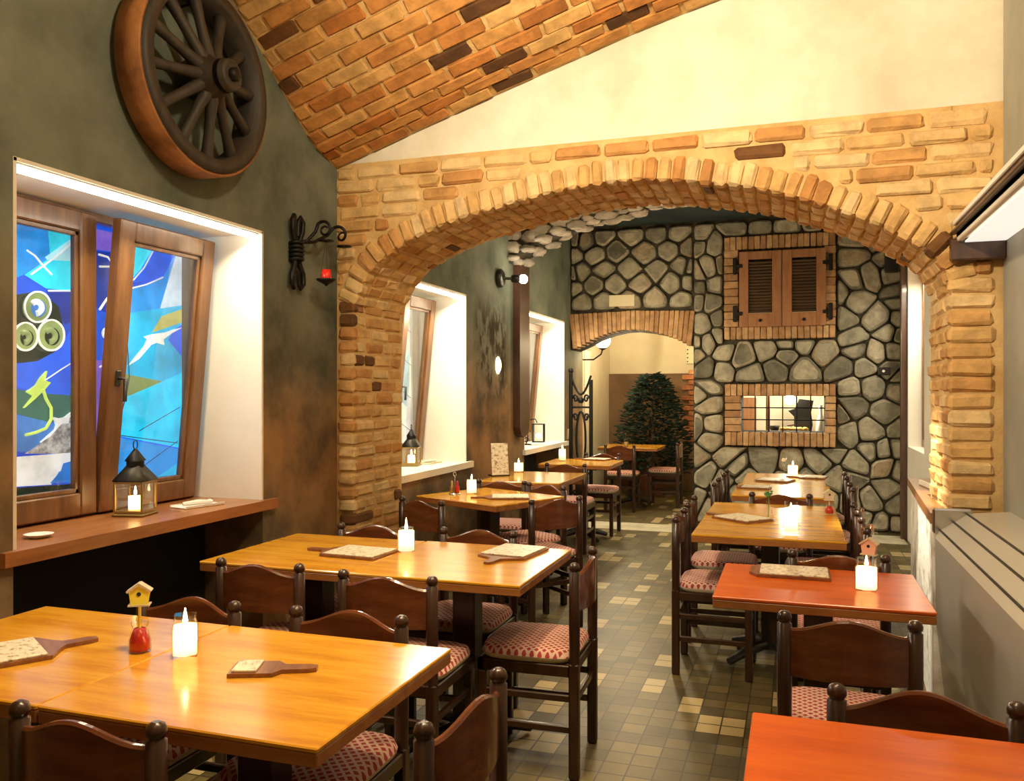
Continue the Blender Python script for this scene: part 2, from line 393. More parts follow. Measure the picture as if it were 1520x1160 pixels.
GLASS=[
 ('deep_blue',[(2.585, 2.27), (4.03, 2.58), (4.03, 0.665), (2.585, 0.904)]),
 ('blue',[(2.585, 2.188), (2.796, 2.2), (2.807, 2.08), (2.673, 1.987), (2.585, 1.943)]),
 ('cyan',[(2.796, 2.2), (2.958, 2.2), (2.958, 1.949), (2.786, 1.944), (2.679, 1.988), (2.807, 2.08)]),
 ('pale_cyan',[(2.929, 2.188), (2.951, 2.192), (2.951, 2.084), (2.793, 2.066), (2.779, 2.076)]),
 ('navy',[(2.786, 1.936), (2.958, 1.949), (2.958, 1.832), (2.885, 1.796), (2.821, 1.87)]),
 ('green_black',[(2.585, 1.888), (2.752, 1.929), (2.849, 1.872), (2.878, 1.772), (2.831, 1.675), (2.729, 1.625), (2.585, 1.615)]),
 ('royal',[(2.585, 1.609), (2.745, 1.631), (2.842, 1.681), (2.958, 1.82), (2.958, 1.476), (2.752, 1.497), (2.585, 1.533)]),
 ('dark_green',[(2.585, 1.519), (2.752, 1.494), (2.958, 1.482), (2.958, 1.379), (2.796, 1.367), (2.585, 1.424)]),
 ('mid_blue',[(2.585, 1.418), (2.786, 1.373), (2.849, 1.353), (2.729, 1.256), (2.673, 1.248), (2.585, 1.265)]),
 ('pebble',[(2.856, 1.359), (2.958, 1.41), (2.958, 1.223), (2.679, 1.242), (2.745, 1.277)]),
 ('white',[(2.585, 1.232), (2.943, 1.23), (2.943, 1.13), (2.849, 1.154), (2.807, 1.1), (2.585, 1.112)]),
 ('mid_blue',[(2.856, 1.153), (2.87, 1.187), (2.929, 1.195), (2.958, 1.174), (2.958, 1.096), (2.8, 1.106)]),
 ('green_black',[(2.585, 1.107), (2.958, 1.09), (2.958, 1.008), (2.585, 1.041)]),
 ('violet',[(3.051, 2.247), (3.164, 2.248), (3.164, 2.16), (3.051, 2.154)]),
 ('navy',[(3.051, 2.148), (3.164, 2.153), (3.164, 1.855), (3.051, 1.892)]),
 ('violet',[(3.051, 1.645), (3.114, 1.647), (3.074, 1.32), (3.051, 1.321)]),
 ('cyan',[(3.164, 2.22), (3.41, 2.205), (3.327, 2.1), (3.257, 2.032), (3.164, 1.976)]),
 ('royal',[(3.41, 2.212), (3.564, 2.209), (3.476, 2.073), (3.257, 2.025), (3.327, 2.1)]),
 ('blue',[(3.248, 1.992), (3.476, 2.073), (3.574, 2.21), (3.594, 2.206), (3.447, 1.893), (3.197, 1.864)]),
 ('pale_grey',[(3.574, 2.21), (3.941, 2.245), (3.941, 1.951), (3.447, 1.893)]),
 ('sky',[(3.164, 1.862), (3.941, 1.951), (3.941, 1.432), (3.164, 1.443)]),
 ('olive',[(3.466, 1.881), (3.692, 1.932), (3.665, 1.862), (3.4, 1.795)]),
 ('royal',[(3.554, 1.819), (3.676, 1.849), (3.655, 1.684), (3.514, 1.765)]),
 ('dark_olive',[(3.164, 1.595), (3.231, 1.584), (3.589, 1.538), (3.24, 1.481), (3.164, 1.487)]),
 ('bright_sky',[(3.135, 1.475), (3.248, 1.481), (3.941, 1.598), (3.941, 1.207), (3.135, 1.302)]),
 ('blue',[(3.114, 1.299), (3.941, 1.199), (3.941, 0.68), (3.114, 0.817)]),
 ('sky',[(3.354, 1.042), (3.772, 1.144), (3.772, 0.926), (3.327, 0.979)]),
 ('white',[(3.343, 1.771), (3.366, 1.759), (3.345, 1.725), (3.238, 1.624), (3.31, 1.661), (3.39, 1.733), (3.428, 1.746), (3.483, 1.738), (3.478, 1.766), (3.544, 1.804), (3.616, 1.835), (3.554, 1.822), (3.492, 1.802), (3.405, 1.788)]),
 ('white',[(2.812, 1.391), (2.83, 1.362), (2.821, 1.337), (2.748, 1.286), (2.793, 1.309), (2.853, 1.362), (2.888, 1.362), (2.892, 1.383), (2.907, 1.396), (2.927, 1.42), (2.899, 1.405), (2.874, 1.389), (2.84, 1.384)]),
 ('lime',[(2.666, 1.433), (2.712, 1.483), (2.679, 1.5), (2.725, 1.528), (2.745, 1.557), (2.779, 1.589), (2.766, 1.549), (2.796, 1.54), (2.762, 1.506), (2.719, 1.472)]),
 ('dark_olive',[(2.786, 1.864), (2.784, 1.848), (2.779, 1.834), (2.77, 1.821), (2.758, 1.81), (2.744, 1.802), (2.729, 1.798), (2.714, 1.798), (2.7, 1.802), (2.687, 1.809), (2.677, 1.819), (2.67, 1.831), (2.667, 1.845), (2.667, 1.859), (2.67, 1.874), (2.677, 1.888), (2.687, 1.9), (2.7, 1.909), (2.714, 1.915), (2.729, 1.918), (2.744, 1.916), (2.758, 1.912), (2.77, 1.903), (2.779, 1.892), (2.784, 1.878), (2.786, 1.864)]),
 ('mid_blue',[(2.77, 1.856), (2.769, 1.847), (2.765, 1.838), (2.759, 1.83), (2.752, 1.823), (2.744, 1.818), (2.734, 1.816), (2.725, 1.816), (2.716, 1.818), (2.708, 1.822), (2.702, 1.828), (2.698, 1.836), (2.695, 1.845), (2.695, 1.854), (2.698, 1.863), (2.702, 1.871), (2.708, 1.879), (2.716, 1.885), (2.725, 1.888), (2.734, 1.89), (2.744, 1.889), (2.752, 1.886), (2.759, 1.881), (2.765, 1.874), (2.769, 1.865), (2.77, 1.856)]),
 ('lime2',[(2.856, 1.747), (2.854, 1.731), (2.848, 1.717), (2.839, 1.704), (2.827, 1.693), (2.812, 1.686), (2.797, 1.682), (2.781, 1.683), (2.767, 1.687), (2.754, 1.694), (2.743, 1.704), (2.736, 1.717), (2.732, 1.731), (2.732, 1.746), (2.736, 1.761), (2.743, 1.775), (2.754, 1.787), (2.767, 1.796), (2.781, 1.801), (2.797, 1.804), (2.812, 1.802), (2.827, 1.797), (2.839, 1.788), (2.848, 1.776), (2.854, 1.762), (2.856, 1.747)]),
 ('green_black',[(2.839, 1.74), (2.838, 1.73), (2.834, 1.721), (2.828, 1.713), (2.821, 1.707), (2.812, 1.702), (2.802, 1.7), (2.793, 1.7), (2.784, 1.702), (2.775, 1.707), (2.769, 1.714), (2.764, 1.721), (2.762, 1.73), (2.762, 1.74), (2.764, 1.749), (2.769, 1.757), (2.775, 1.765), (2.784, 1.77), (2.793, 1.774), (2.802, 1.775), (2.812, 1.774), (2.821, 1.771), (2.828, 1.765), (2.834, 1.758), (2.838, 1.749), (2.839, 1.74)]),
 ('lime2',[(2.72, 1.732), (2.718, 1.719), (2.713, 1.706), (2.705, 1.695), (2.695, 1.686), (2.683, 1.679), (2.67, 1.676), (2.657, 1.676), (2.644, 1.68), (2.633, 1.687), (2.624, 1.696), (2.618, 1.707), (2.615, 1.719), (2.615, 1.732), (2.618, 1.745), (2.624, 1.757), (2.633, 1.768), (2.644, 1.775), (2.657, 1.781), (2.67, 1.782), (2.683, 1.781), (2.695, 1.776), (2.705, 1.768), (2.713, 1.758), (2.718, 1.746), (2.72, 1.732)]),
 ('green_black',[(2.706, 1.726), (2.705, 1.718), (2.702, 1.71), (2.697, 1.703), (2.691, 1.697), (2.683, 1.693), (2.675, 1.691), (2.667, 1.691), (2.659, 1.693), (2.652, 1.697), (2.647, 1.703), (2.643, 1.71), (2.641, 1.718), (2.641, 1.726), (2.643, 1.734), (2.647, 1.742), (2.652, 1.748), (2.659, 1.753), (2.667, 1.756), (2.675, 1.757), (2.683, 1.756), (2.691, 1.753), (2.697, 1.748), (2.702, 1.742), (2.705, 1.734), (2.706, 1.726)]),
]
LEADS=[
 ('white',0.006,[(2.673, 2.088), (2.712, 2.071), (2.752, 2.035), (2.796, 2.003)]),
 ('white',0.006,[(2.692, 1.99), (2.814, 2.081), (2.951, 2.198)]),
 ('white',0.005,[(2.779, 1.932), (2.958, 1.952)]),
 ('white',0.004,[(2.762, 1.549), (2.849, 1.6), (2.958, 1.657)]),
 ('white',0.005,[(3.257, 1.999), (3.35, 2.027), (3.466, 2.078)]),
 ('white',0.005,[(3.266, 2.039), (3.336, 2.108), (3.4, 2.204)]),
 ('lime',0.009,[(2.752, 1.511), (2.766, 1.471), (2.793, 1.431), (2.793, 1.384), (2.766, 1.345), (2.719, 1.33), (2.666, 1.321)]),
 ('white',0.007,[(3.054, 2.13), (3.106, 2.126), (3.147, 2.087), (3.058, 2.075)]),
 ('white',0.008,[(3.058, 1.877), (3.098, 1.928), (3.147, 1.974)]),
 ('black',0.003,[(3.164, 1.297), (3.574, 1.235)]),
 ('black',0.003,[(3.305, 1.31), (3.589, 1.42)]),
 ('black',0.003,[(3.283, 1.115), (3.574, 1.246)]),
 ('black',0.003,[(3.218, 1.86), (3.24, 1.571), (3.222, 1.487), (3.155, 1.301)]),
 ('white',0.006,[(3.058, 1.614), (3.082, 1.624)]),
 ('white',0.006,[(2.791, 1.864), (2.789, 1.848), (2.783, 1.832), (2.773, 1.818), (2.76, 1.806), (2.745, 1.798), (2.729, 1.794), (2.713, 1.793), (2.698, 1.797), (2.684, 1.805), (2.674, 1.815), (2.666, 1.829), (2.662, 1.844), (2.662, 1.86), (2.666, 1.875), (2.674, 1.89), (2.684, 1.903), (2.698, 1.913), (2.713, 1.92), (2.729, 1.922), (2.745, 1.921), (2.76, 1.916), (2.773, 1.907), (2.783, 1.895), (2.789, 1.88), (2.791, 1.864)]),
 ('white',0.017,[(2.7, 1.869), (2.706, 1.875), (2.713, 1.878), (2.721, 1.879), (2.729, 1.878), (2.735, 1.875), (2.74, 1.869), (2.743, 1.863), (2.744, 1.855), (2.742, 1.847), (2.738, 1.84), (2.733, 1.835), (2.726, 1.831), (2.718, 1.829)]),
 ('cream',0.006,[(2.861, 1.747), (2.859, 1.73), (2.853, 1.715), (2.843, 1.7), (2.829, 1.689), (2.814, 1.681), (2.797, 1.678), (2.78, 1.678), (2.765, 1.682), (2.751, 1.69), (2.739, 1.701), (2.732, 1.715), (2.728, 1.731), (2.728, 1.747), (2.732, 1.763), (2.739, 1.777), (2.751, 1.79), (2.765, 1.8), (2.78, 1.806), (2.797, 1.809), (2.814, 1.807), (2.829, 1.801), (2.843, 1.791), (2.853, 1.779), (2.859, 1.764), (2.861, 1.747)]),
 ('lime2',0.017,[(2.767, 1.755), (2.773, 1.761), (2.781, 1.764), (2.789, 1.765), (2.796, 1.764), (2.803, 1.76), (2.808, 1.754), (2.812, 1.747), (2.812, 1.74), (2.811, 1.732), (2.807, 1.725), (2.801, 1.719), (2.793, 1.715), (2.785, 1.714)]),
 ('cream',0.006,[(2.724, 1.733), (2.722, 1.718), (2.717, 1.704), (2.708, 1.692), (2.697, 1.682), (2.684, 1.675), (2.67, 1.672), (2.656, 1.672), (2.642, 1.676), (2.631, 1.683), (2.621, 1.693), (2.614, 1.705), (2.611, 1.719), (2.611, 1.733), (2.614, 1.747), (2.621, 1.76), (2.631, 1.771), (2.642, 1.779), (2.656, 1.785), (2.67, 1.787), (2.684, 1.785), (2.697, 1.78), (2.708, 1.771), (2.717, 1.76), (2.722, 1.747), (2.724, 1.733)]),
 ('lime2',0.017,[(2.644, 1.74), (2.649, 1.744), (2.655, 1.747), (2.662, 1.748), (2.669, 1.747), (2.674, 1.744), (2.679, 1.739), (2.681, 1.733), (2.682, 1.726), (2.681, 1.719), (2.677, 1.713), (2.672, 1.708), (2.666, 1.705), (2.659, 1.704)]),
 ('white',0.008,[(3.121, 1.811), (3.13, 1.807), (3.137, 1.8), (3.142, 1.793), (3.144, 1.784), (3.144, 1.775), (3.141, 1.767), (3.136, 1.759), (3.13, 1.753), (3.122, 1.748), (3.113, 1.746), (3.105, 1.745), (3.097, 1.747), (3.09, 1.75), (3.084, 1.755), (3.08, 1.76), (3.078, 1.767), (3.078, 1.774), (3.08, 1.78), (3.083, 1.786), (3.088, 1.79), (3.093, 1.794), (3.099, 1.796), (3.106, 1.797), (3.111, 1.796), (3.116, 1.794), (3.121, 1.791), (3.123, 1.787), (3.125, 1.782), (3.125, 1.778), (3.124, 1.773), (3.122, 1.769), (3.119, 1.766), (3.115, 1.764), (3.112, 1.763), (3.108, 1.762), (3.104, 1.763), (3.101, 1.764), (3.099, 1.766), (3.097, 1.768), (3.097, 1.771), (3.097, 1.773), (3.097, 1.776), (3.099, 1.777)]),
]
def wax_mat():
    m = bpy.data.materials.new('translucent_wax'); m.use_nodes = True; nt = m.node_tree; nt.nodes.clear()
    o = nt.nodes.new('ShaderNodeOutputMaterial'); d = nt.nodes.new('ShaderNodeBsdfDiffuse'); t = nt.nodes.new('ShaderNodeBsdfTranslucent')
    d.inputs[0].default_value = rgba((.9, .82, .66)); t.inputs[0].default_value = rgba((.98, .86, .62))
    x = nt.nodes.new('ShaderNodeMixShader'); x.inputs[0].default_value = .6
    nt.links.new(d.outputs[0], x.inputs[1]); nt.links.new(t.outputs[0], x.inputs[2]); nt.links.new(x.outputs[0], o.inputs[0]); return m
M['lit_wax'] = wax_mat()

# ================================================================== THE SETTING
WX, RX = -2.55, .90            # left and right wall faces
AY0, AY1 = 4.35, 5.0           # the brick arch wall
SY0, SY1 = 9.8, 10.3           # the stone wall
def interp(tab, x):
    if x <= tab[0][0]: return tab[0][1]
    for (a, b), (c, d) in zip(tab, tab[1:]):
        if x <= c: return b + (d - b) * (x - a) / (c - a)
    return tab[-1][1]

b = MB(); b.box((-3.3, -2.2, -.12), (1.5, 13.4, 0)); struct(b.build('floor', M['floor']))
b = MB(); b.box((WX, 9.05, 0.0), (1.05, 9.55, .004)); struct(b.build('trim_1', M['floor_band']))  # lighter band across the floor before the far wall

# ---- left wall with three window openings, dark niches below two of the sills
WIN = [(2.2, 3.634, .955, 2.31), (5.1, 6.412, .93, 2.295), (7.97, 9.50, .925, 2.32)]
b = MB()
edges = [-2.2]; 
for (y0, y1, z0, z1) in WIN: edges += [y0, y1]
edges += [10.4]
for i in range(0, len(edges), 2): b.box((-3.12, edges[i], 0), (WX, edges[i + 1], 4.9))
for k, (y0, y1, z0, z1) in enumerate(WIN):
    b.box((-3.12, y0, z1), (WX, y1, 4.9))
    if k == 1: b.box((-3.12, y0, 0), (WX, y1, z0 - .05))
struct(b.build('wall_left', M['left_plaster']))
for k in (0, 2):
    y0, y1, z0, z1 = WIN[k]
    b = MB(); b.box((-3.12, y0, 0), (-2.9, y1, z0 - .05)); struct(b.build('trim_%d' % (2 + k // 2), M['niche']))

# ---- right wall (front room), near wall
b = MB(); b.box((RX, -2.2, 0), (1.5, AY0, 5.4)); struct(b.build('wall_right', M['grey_wall']))
b = MB(); b.box((-3.3, -2.3, 0), (1.5, -2.2, 5.4)); struct(b.build('wall_near', M['ceil_cream']))

# ---- the arch wall between the two rooms: plaster above, brick around the arch
ARCH = [(-2.433, 2.0), (-2.40, 2.075), (-2.33, 2.19), (-2.241, 2.275), (-2.09, 2.36), (-1.909, 2.425), (-1.7, 2.48), (-1.508, 2.52), (-1.3, 2.56), (-1.092, 2.588), (-.9, 2.6), (-.762, 2.60), (-.541, 2.575), (-.36, 2.545), (-.178, 2.51), (-.025, 2.462), (.179, 2.385), (.394, 2.285), (.53, 2.205), (.62, 2.13), (.665, 2.06), (.681, 2.0)]
LX, JX = ARCH[0][0], ARCH[-1][0]
b = MB()
b.box((WX, AY0 + .012, 0), (LX - .01, AY1, 1.99)); b.box((JX + .01, AY0 + .012, 0), (1.5, AY1, 1.99))
for (x0, z0), (x1, z1) in zip(ARCH, ARCH[1:]):
    xa = x0 - .012 if x0 == LX else x0; xb = x1 + .012 if x1 == JX else x1
    vs = []
    for y in (AY0 + .012, AY1): vs += [(xa, y, z0 + .012), (xb, y, z1 + .012), (xb, y, 2.83), (xa, y, 2.83)]
    b.add(vs, [(0, 1, 2, 3), (4, 7, 6, 5), (0, 4, 5, 1), (3, 2, 6, 7), (0, 3, 7, 4), (1, 5, 6, 2)])
b.box((WX, AY0 + .012, 1.99), (LX - .01, AY1, 2.83)); b.box((JX + .01, AY0 + .012, 1.99), (1.5, AY1, 2.83))
def brick(b, c, u, w, n, L, H, D, ch=.008, jit=.004, mi=0):
    T = Matrix(((u[0], w[0], n[0], c[0]), (u[1], w[1], n[1], c[1]), (u[2], w[2], n[2], c[2]), (0, 0, 0, 1)))
    b.box((-L / 2, -H / 2, -D), (L / 2, H / 2, R.uniform(-.004, .006)), mi, ch, T, jit)
X3, Y3, Z3 = Vector((1, 0, 0)), Vector((0, 1, 0)), Vector((0, 0, 1))
# voussoirs along the arch curve
arc = []; acc = 0; prev = None
for k in range(400):
    x = LX + (JX - LX) * k / 399; z = interp(ARCH, x); p = Vector((x, 0, z))
    if prev is not None: acc += (p - prev).length
    arc.append((acc, p)); prev = p
TOT = acc; NV = 50; pitch = TOT / NV
def at_arc(s):
    for (a, p), (c, q) in zip(arc, arc[1:]):
        if s <= c: return p + (q - p) * ((s - a) / max(1e-6, c - a)), (q - p).normalized()
    return arc[-1][1], (arc[-1][1] - arc[-2][1]).normalized()
def smooth_tan(s):
    a, _ = at_arc(max(0, s - .06)); c, _ = at_arc(min(TOT, s + .06)); return (c - a).normalized()
VH = .125
for k in range(NV):
    s = (k + .5) * pitch; p, _ = at_arc(s); t = smooth_tan(s); n = Vector((-t.z, 0, t.x))
    if n.z < 0: n = -n
    h = VH * R.uniform(.94, 1.06)
    c = p + n * (h / 2 - .004); brick(b, (c.x, AY0 - .012, c.z), t, n, -Y3, pitch * .88, h, .10, .014, .005, 1)
    yy = AY0 + .095
    while yy < AY1 - .03:
        L = min(.16, AY1 - yy)
        cc = p; brick(b, (cc.x, yy + L / 2, cc.z), t, Y3, -n, pitch * .84, L * .93, .07, .009, .005, 1); yy += L
# courses on the face
CH = .0775; row = 0; z = .02
while z + CH < 2.86:
    zc = z + CH / 2; off = (row % 2) * .13 + R.uniform(-.02, .02)
    x = WX + .005 - off
    while x < .86:
        L = R.choice((.25, .25, .24, .26, .13)); x0 = max(x, WX + .004); x1 = min(x + L, .865); x += L + .012
        if x1 - x0 < .035: continue
        # leave out what lies in the opening or under the voussoirs
        def inside(px, pz):
            if LX < px < JX and pz < interp(ARCH, px): return True
            for q in range(0, 400, 6):
                a = arc[q][1]
                if (a.x - px) ** 2 + (a.z - pz) ** 2 < (VH * .96) ** 2 and pz > 1.95: return True
            return False
        # trim the brick against the ring
        xs = [x0 + (x1 - x0) * q / 12 for q in range(13)]
        ok = [q for q in xs if not inside(q, zc) and not inside(q, zc - CH * .4)]
        if z < 1.99: continue
        if len(ok) < 3: continue
        x0, x1 = max(min(ok), x0), min(max(ok), x1)
        if x1 - x0 < .03: continue
        brick(b, ((x0 + x1) / 2, AY0 - .006, zc), X3, Z3, -Y3, x1 - x0 - .006, CH * .87, .06, .014, .005, 1)
    if z < 1.99:
        for xa, xb, mi in ((WX + .012, LX + .004, 1), (JX - .004, .868, 2)):
            xb2 = xb - R.uniform(0, .012) if mi == 2 else xb; xa2 = xa + R.uniform(0, .012) if mi == 1 else xa
            brick(b, ((xa2 + xb2) / 2, AY0 - .006, zc), X3, Z3, -Y3, xb2 - xa2, CH * .87, .06, .014, .005, mi)
    # jamb bricks on the inner faces of the two piers
    if z < 1.97:
        y = AY0 + .03 - (row % 2) * .02; 
        while y < AY1 - .05:
            L = R.choice((.24, .22, .13)); y1 = min(y + L, AY1)
            brick(b, (LX, (y + y1) / 2, zc), Y3, Z3, X3, y1 - y - .012, CH * .87, .06, .014, .005, 1)
            brick(b, (JX, (y + y1) / 2, zc), Y3, Z3, -X3, y1 - y - .012, CH * .87, .06, .014, .005, 2)
            y += L
    z += CH; row += 1
struct(b.build('wall_arch', [M['mortar'], M['brick'], M['brick']]))
b = MB(); b.box((WX, AY0 + .015, 2.83), (1.5, AY1, 5.4)); struct(b.build('wall_end', M['plaster_cream']))

# ---- vaulted ceiling of the front room: rises from the far left corner towards us and to the right
VA = [(4.36, 2.79), (4.1, 2.86), (3.97, 2.94), (3.77, 3.08), (3.59, 3.22), (3.3, 3.42), (3.0, 3.60), (2.6, 3.80), (2.2, 3.95), (1.6, 4.1), (.8, 4.2), (-2.2, 4.25)]
VB = [(-2.6, -.02), (-2.55, 0), (-1.58, .315), (-.73, .575), (0, .76), (.5, .85), (.95, .9), (1.5, .95)]
VAr = [(-a, z) for a, z in VA]
def vault(x, y): return interp(VAr, -y) + interp(VB, x)
b = MB(); ys = [4.36 - .06 * k for k in range(int(6.56 / .06) + 1)]; xs = [-2.6 + .1 * k for k in range(42)]
vs = [(x, y, vault(x, y) + .02) for y in ys for x in xs]; n = len(xs)
fs = [(i * n + j, i * n + j + 1, (i + 1) * n + j + 1, (i + 1) * n + j) for i in range(len(ys) - 1) for j in range(n - 1)]
b.add(vs, fs, 0, True)
vs2 = [(x, y, z + .12) for x, y, z in vs]; b.add(vs2, fs, 0, True)
# brick courses of the vault
sv = []; acc = 0; prev = None
for k in range(200):
    y = 4.34 - k * .0125; z = interp(VAr, -y)
    if prev: acc += math.hypot(y - prev[0], z - prev[1])
    sv.append((acc, y)); prev = (y, z)
s = .045; row = 0
while s < 1.9:
    y = interp(sv, s); x = WX - .02 - (row % 2) * .14
    while x < RX:
        L = R.choice((.25, .25, .26, .23)); xa = max(x, WX + .01); xb = min(x + L, RX); x += L * .965 + .01
        if xb - xa < .05: continue
        xm = (xa + xb) / 2
        tx = (Vector((xm + .05, 0, vault(xm + .05, y))) - Vector((xm - .05, 0, vault(xm - .05, y)))).normalized()
        ty = Vector((0, -.12, vault(xm, y - .06) - vault(xm, y + .06))).normalized()
        nn = tx.cross(ty); nn.normalize()
        if nn.z > 0: nn = -nn
        ty2 = nn.cross(tx)
        brick(b, (xm, y, vault(xm, y) + .004), tx, ty2, nn, (xb - xa) * .965, .073, .05, .007, .0045, 1)
    s += .083; row += 1
struct(b.build('ceiling', [M['mortar'], M['brick_vault']]))

# ---- far room: right wall with a recess, low white plinth, ceiling
FX = 1.08
b = MB(); b.box((FX, AY1, 0), (1.5, 8.2, 3.6)); b.box((FX, 9.3, 0), (1.5, SY1, 3.6)); b.box((FX, 8.2, 0), (1.5, 9.3, .95)); b.box((FX, 8.2, 2.75), (1.5, 9.3, 3.6))
struct(b.build('wall_right_far', M['white_paint']))
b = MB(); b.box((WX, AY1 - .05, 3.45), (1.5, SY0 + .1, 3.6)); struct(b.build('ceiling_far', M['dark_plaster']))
w4 = MB(); w4.box((1.3, 8.2, .95), (1.36, 9.3, 2.75)); w = struct(w4.build('window_4', stain_mat('cream', STAIN['cream'], .9)))
f = MB()
for y0, y1, z0, z1 in ((8.2, 8.28, .95, 2.75), (9.22, 9.3, .95, 2.75), (8.28, 9.22, .95, 1.03), (8.28, 9.22, 2.67, 2.75), (8.71, 8.77, 1.03, 2.67)): f.box((1.2, y0, z0), (1.30, y1, z1), 0, .006)
f.build('window_frame', M['window_wood'], w)
b = MB(); b.box((FX - .06, 9.36, 0), (FX, 9.46, 2.9), 0, .008); struct(b.build('trim_5', M['plank_wood']))
b = MB(); b.prism([(.60, 4.26), (.678, 4.26), (.678, 5.02), (FX, 5.02), (FX, 5.9), (.70, 5.9)], 0, .90); struct(b.build('trim_6', M['white_rough']))
b = MB(); b.prism([(.585, 4.24), (.675, 4.24), (.675, 5.02), (FX, 5.02), (FX, 5.94), (.685, 5.94)], .90, .948); struct(b.build('trim_7', M['sill_wood']))

# ---- rubble wall at the far end: door arch, shuttered window, kitchen hatch
KX0, KX1, KZ0, KZ1 = -.575, .314, 1.05, 1.455
DX = -1.10
DARC = [(-2.55, 2.0), (-2.45, 2.04), (-2.36, 2.08), (-2.28, 2.125), (-2.1, 2.19), (-1.95, 2.222), (-1.80, 2.23), (-1.6, 2.205), (-1.45, 2.17), (-1.325, 2.13), (-1.2, 2.075), (-1.10, 2.016)]
b = MB()
b.box((DX, SY0, 0), (KX0, SY1, 3.5)); b.box((KX1, SY0, 0), (1.5, SY1, 3.5)); b.box((KX0, SY0, 0), (KX1, SY1, KZ0)); b.box((KX0, SY0, KZ1), (KX1, SY1, 3.5))
for (x0, z0), (x1, z1) in zip(DARC, DARC[1:]):
    vs = []
    for y in (SY0, SY1): vs += [(x0, y, z0), (x1, y, z1), (x1, y, 3.5), (x0, y, 3.5)]
    b.add(vs, [(0, 1, 2, 3), (4, 7, 6, 5), (0, 4, 5, 1), (3, 2, 6, 7), (0, 3, 7, 4), (1, 5, 6, 2)])
def clip(poly, px, py, nx, ny):
    out = []
    for i in range(len(poly)):
        a, c = poly[i], poly[(i + 1) % len(poly)]
        da = (a[0] - px) * nx + (a[1] - py) * ny; dc = (c[0] - px) * nx + (c[1] - py) * ny
        if da <= 0: out.append(a)
        if (da < 0) != (dc < 0) and abs(da - dc) > 1e-9:
            t = da / (da - dc); out.append((a[0] + (c[0] - a[0]) * t, a[1] + (c[1] - a[1]) * t))
    return out
def stones(b, x0, x1, z0, z1, cw, chh, gap=.013, yface=SY0, mi=1, jit=.36, depth=.05, holes=()):
    nr = max(1, round((z1 - z0) / chh)); seeds = []
    for r in range(nr):
        nc = max(1, round((x1 - x0) / cw)); o = .5 if r % 2 else 0
        for c in range(-1, nc + 1):
            sx = x0 + (c + .5 + o + R.uniform(-jit, jit)) * (x1 - x0) / nc; sz = z0 + (r + .5 + R.uniform(-jit, jit) * .8) * (z1 - z0) / nr
            if x0 - cw * .5 < sx < x1 + cw * .5: seeds.append((min(max(sx, x0 + .02), x1 - .02), sz))
    seeds = [q for q in seeds if not any(h[0] < q[0] < h[1] and h[2] < q[1] < h[3] for h in holes)]
    for i, sd in enumerate(seeds):
        poly = [(x0, z0), (x1, z0), (x1, z1), (x0, z1)]
        for j, o in enumerate(seeds):
            if i == j: continue
            dx, dz = o[0] - sd[0], o[1] - sd[1]; d = math.hypot(dx, dz)
            if d > 1.2 or d < 1e-4: continue
            m = d / 2 - gap
            poly = clip(poly, sd[0] + dx / d * m, sd[1] + dz / d * m, dx / d, dz / d)
            if not poly: break
        if len(poly) < 3: continue
        for h in holes:
            opts = [(h[0] - sd[0], (h[0] - gap, 0, 1, 0)), (sd[0] - h[1], (h[1] + gap, 0, -1, 0)), (h[2] - sd[1], (0, h[2] - gap, 0, 1)), (sd[1] - h[3], (0, h[3] + gap, 0, -1))]
            if any(p[0] > h[0] - gap for p in poly) and any(p[0] < h[1] + gap for p in poly) and any(p[1] > h[2] - gap for p in poly) and any(p[1] < h[3] + gap for p in poly):
                poly = clip(poly, *max(opts)[1])
                if len(poly) < 3: break
        if len(poly) < 3: continue
        for px, py, nx, ny in ((x0 + gap, 0, -1, 0), (x1 - gap, 0, 1, 0), (0, z0 + gap, 0, -1), (0, z1 - gap, 0, 1)): poly = clip(poly, px, py, nx, ny)
        if len(poly) < 3: continue
        for it in range(2):
            q = []; e = (.16, .25)[it]
            for k in range(len(poly)):
                a, c = poly[k], poly[(k + 1) % len(poly)]
                q += [(a[0] * (1 - e) + c[0] * e, a[1] * (1 - e) + c[1] * e), (a[0] * e + c[0] * (1 - e), a[1] * e + c[1] * (1 - e))]
            poly = q
        cx = sum(p[0] for p in poly) / len(poly); cz = sum(p[1] for p in poly) / len(poly)
        h = depth * R.uniform(.7, 1.25); rings = []; wob = [R.uniform(-.006, .006) for _ in poly]
        tx, tz = R.uniform(-.05, .05), R.uniform(-.05, .05)
        for sc, hh in ((1, -.02), (1, .35), (.93, .8), (.76, 1)):
            rings.append([(cx + (p[0] - cx) * sc, yface - h * hh - (wo + (p[0] - cx) * tx + (p[1] - cz) * tz) * (hh > .3), cz + (p[1] - cz) * sc) for p, wo in zip(poly, wob)])
        b.loft(rings, mi, False)
stones(b, -2.55, -1.10, 2.46, 3.42, .30, .21, .013, jit=.2)
HOLES = ((-.755, .427, .89, 1.595), (-.765, .427, 2.077, 3.245))
stones(b, -1.10, FX, 0, 3.42, .27, .205, .0085, jit=.42, holes=HOLES)
struct(b.build('wall_far', [M['stone_gap'], M['stone']]))
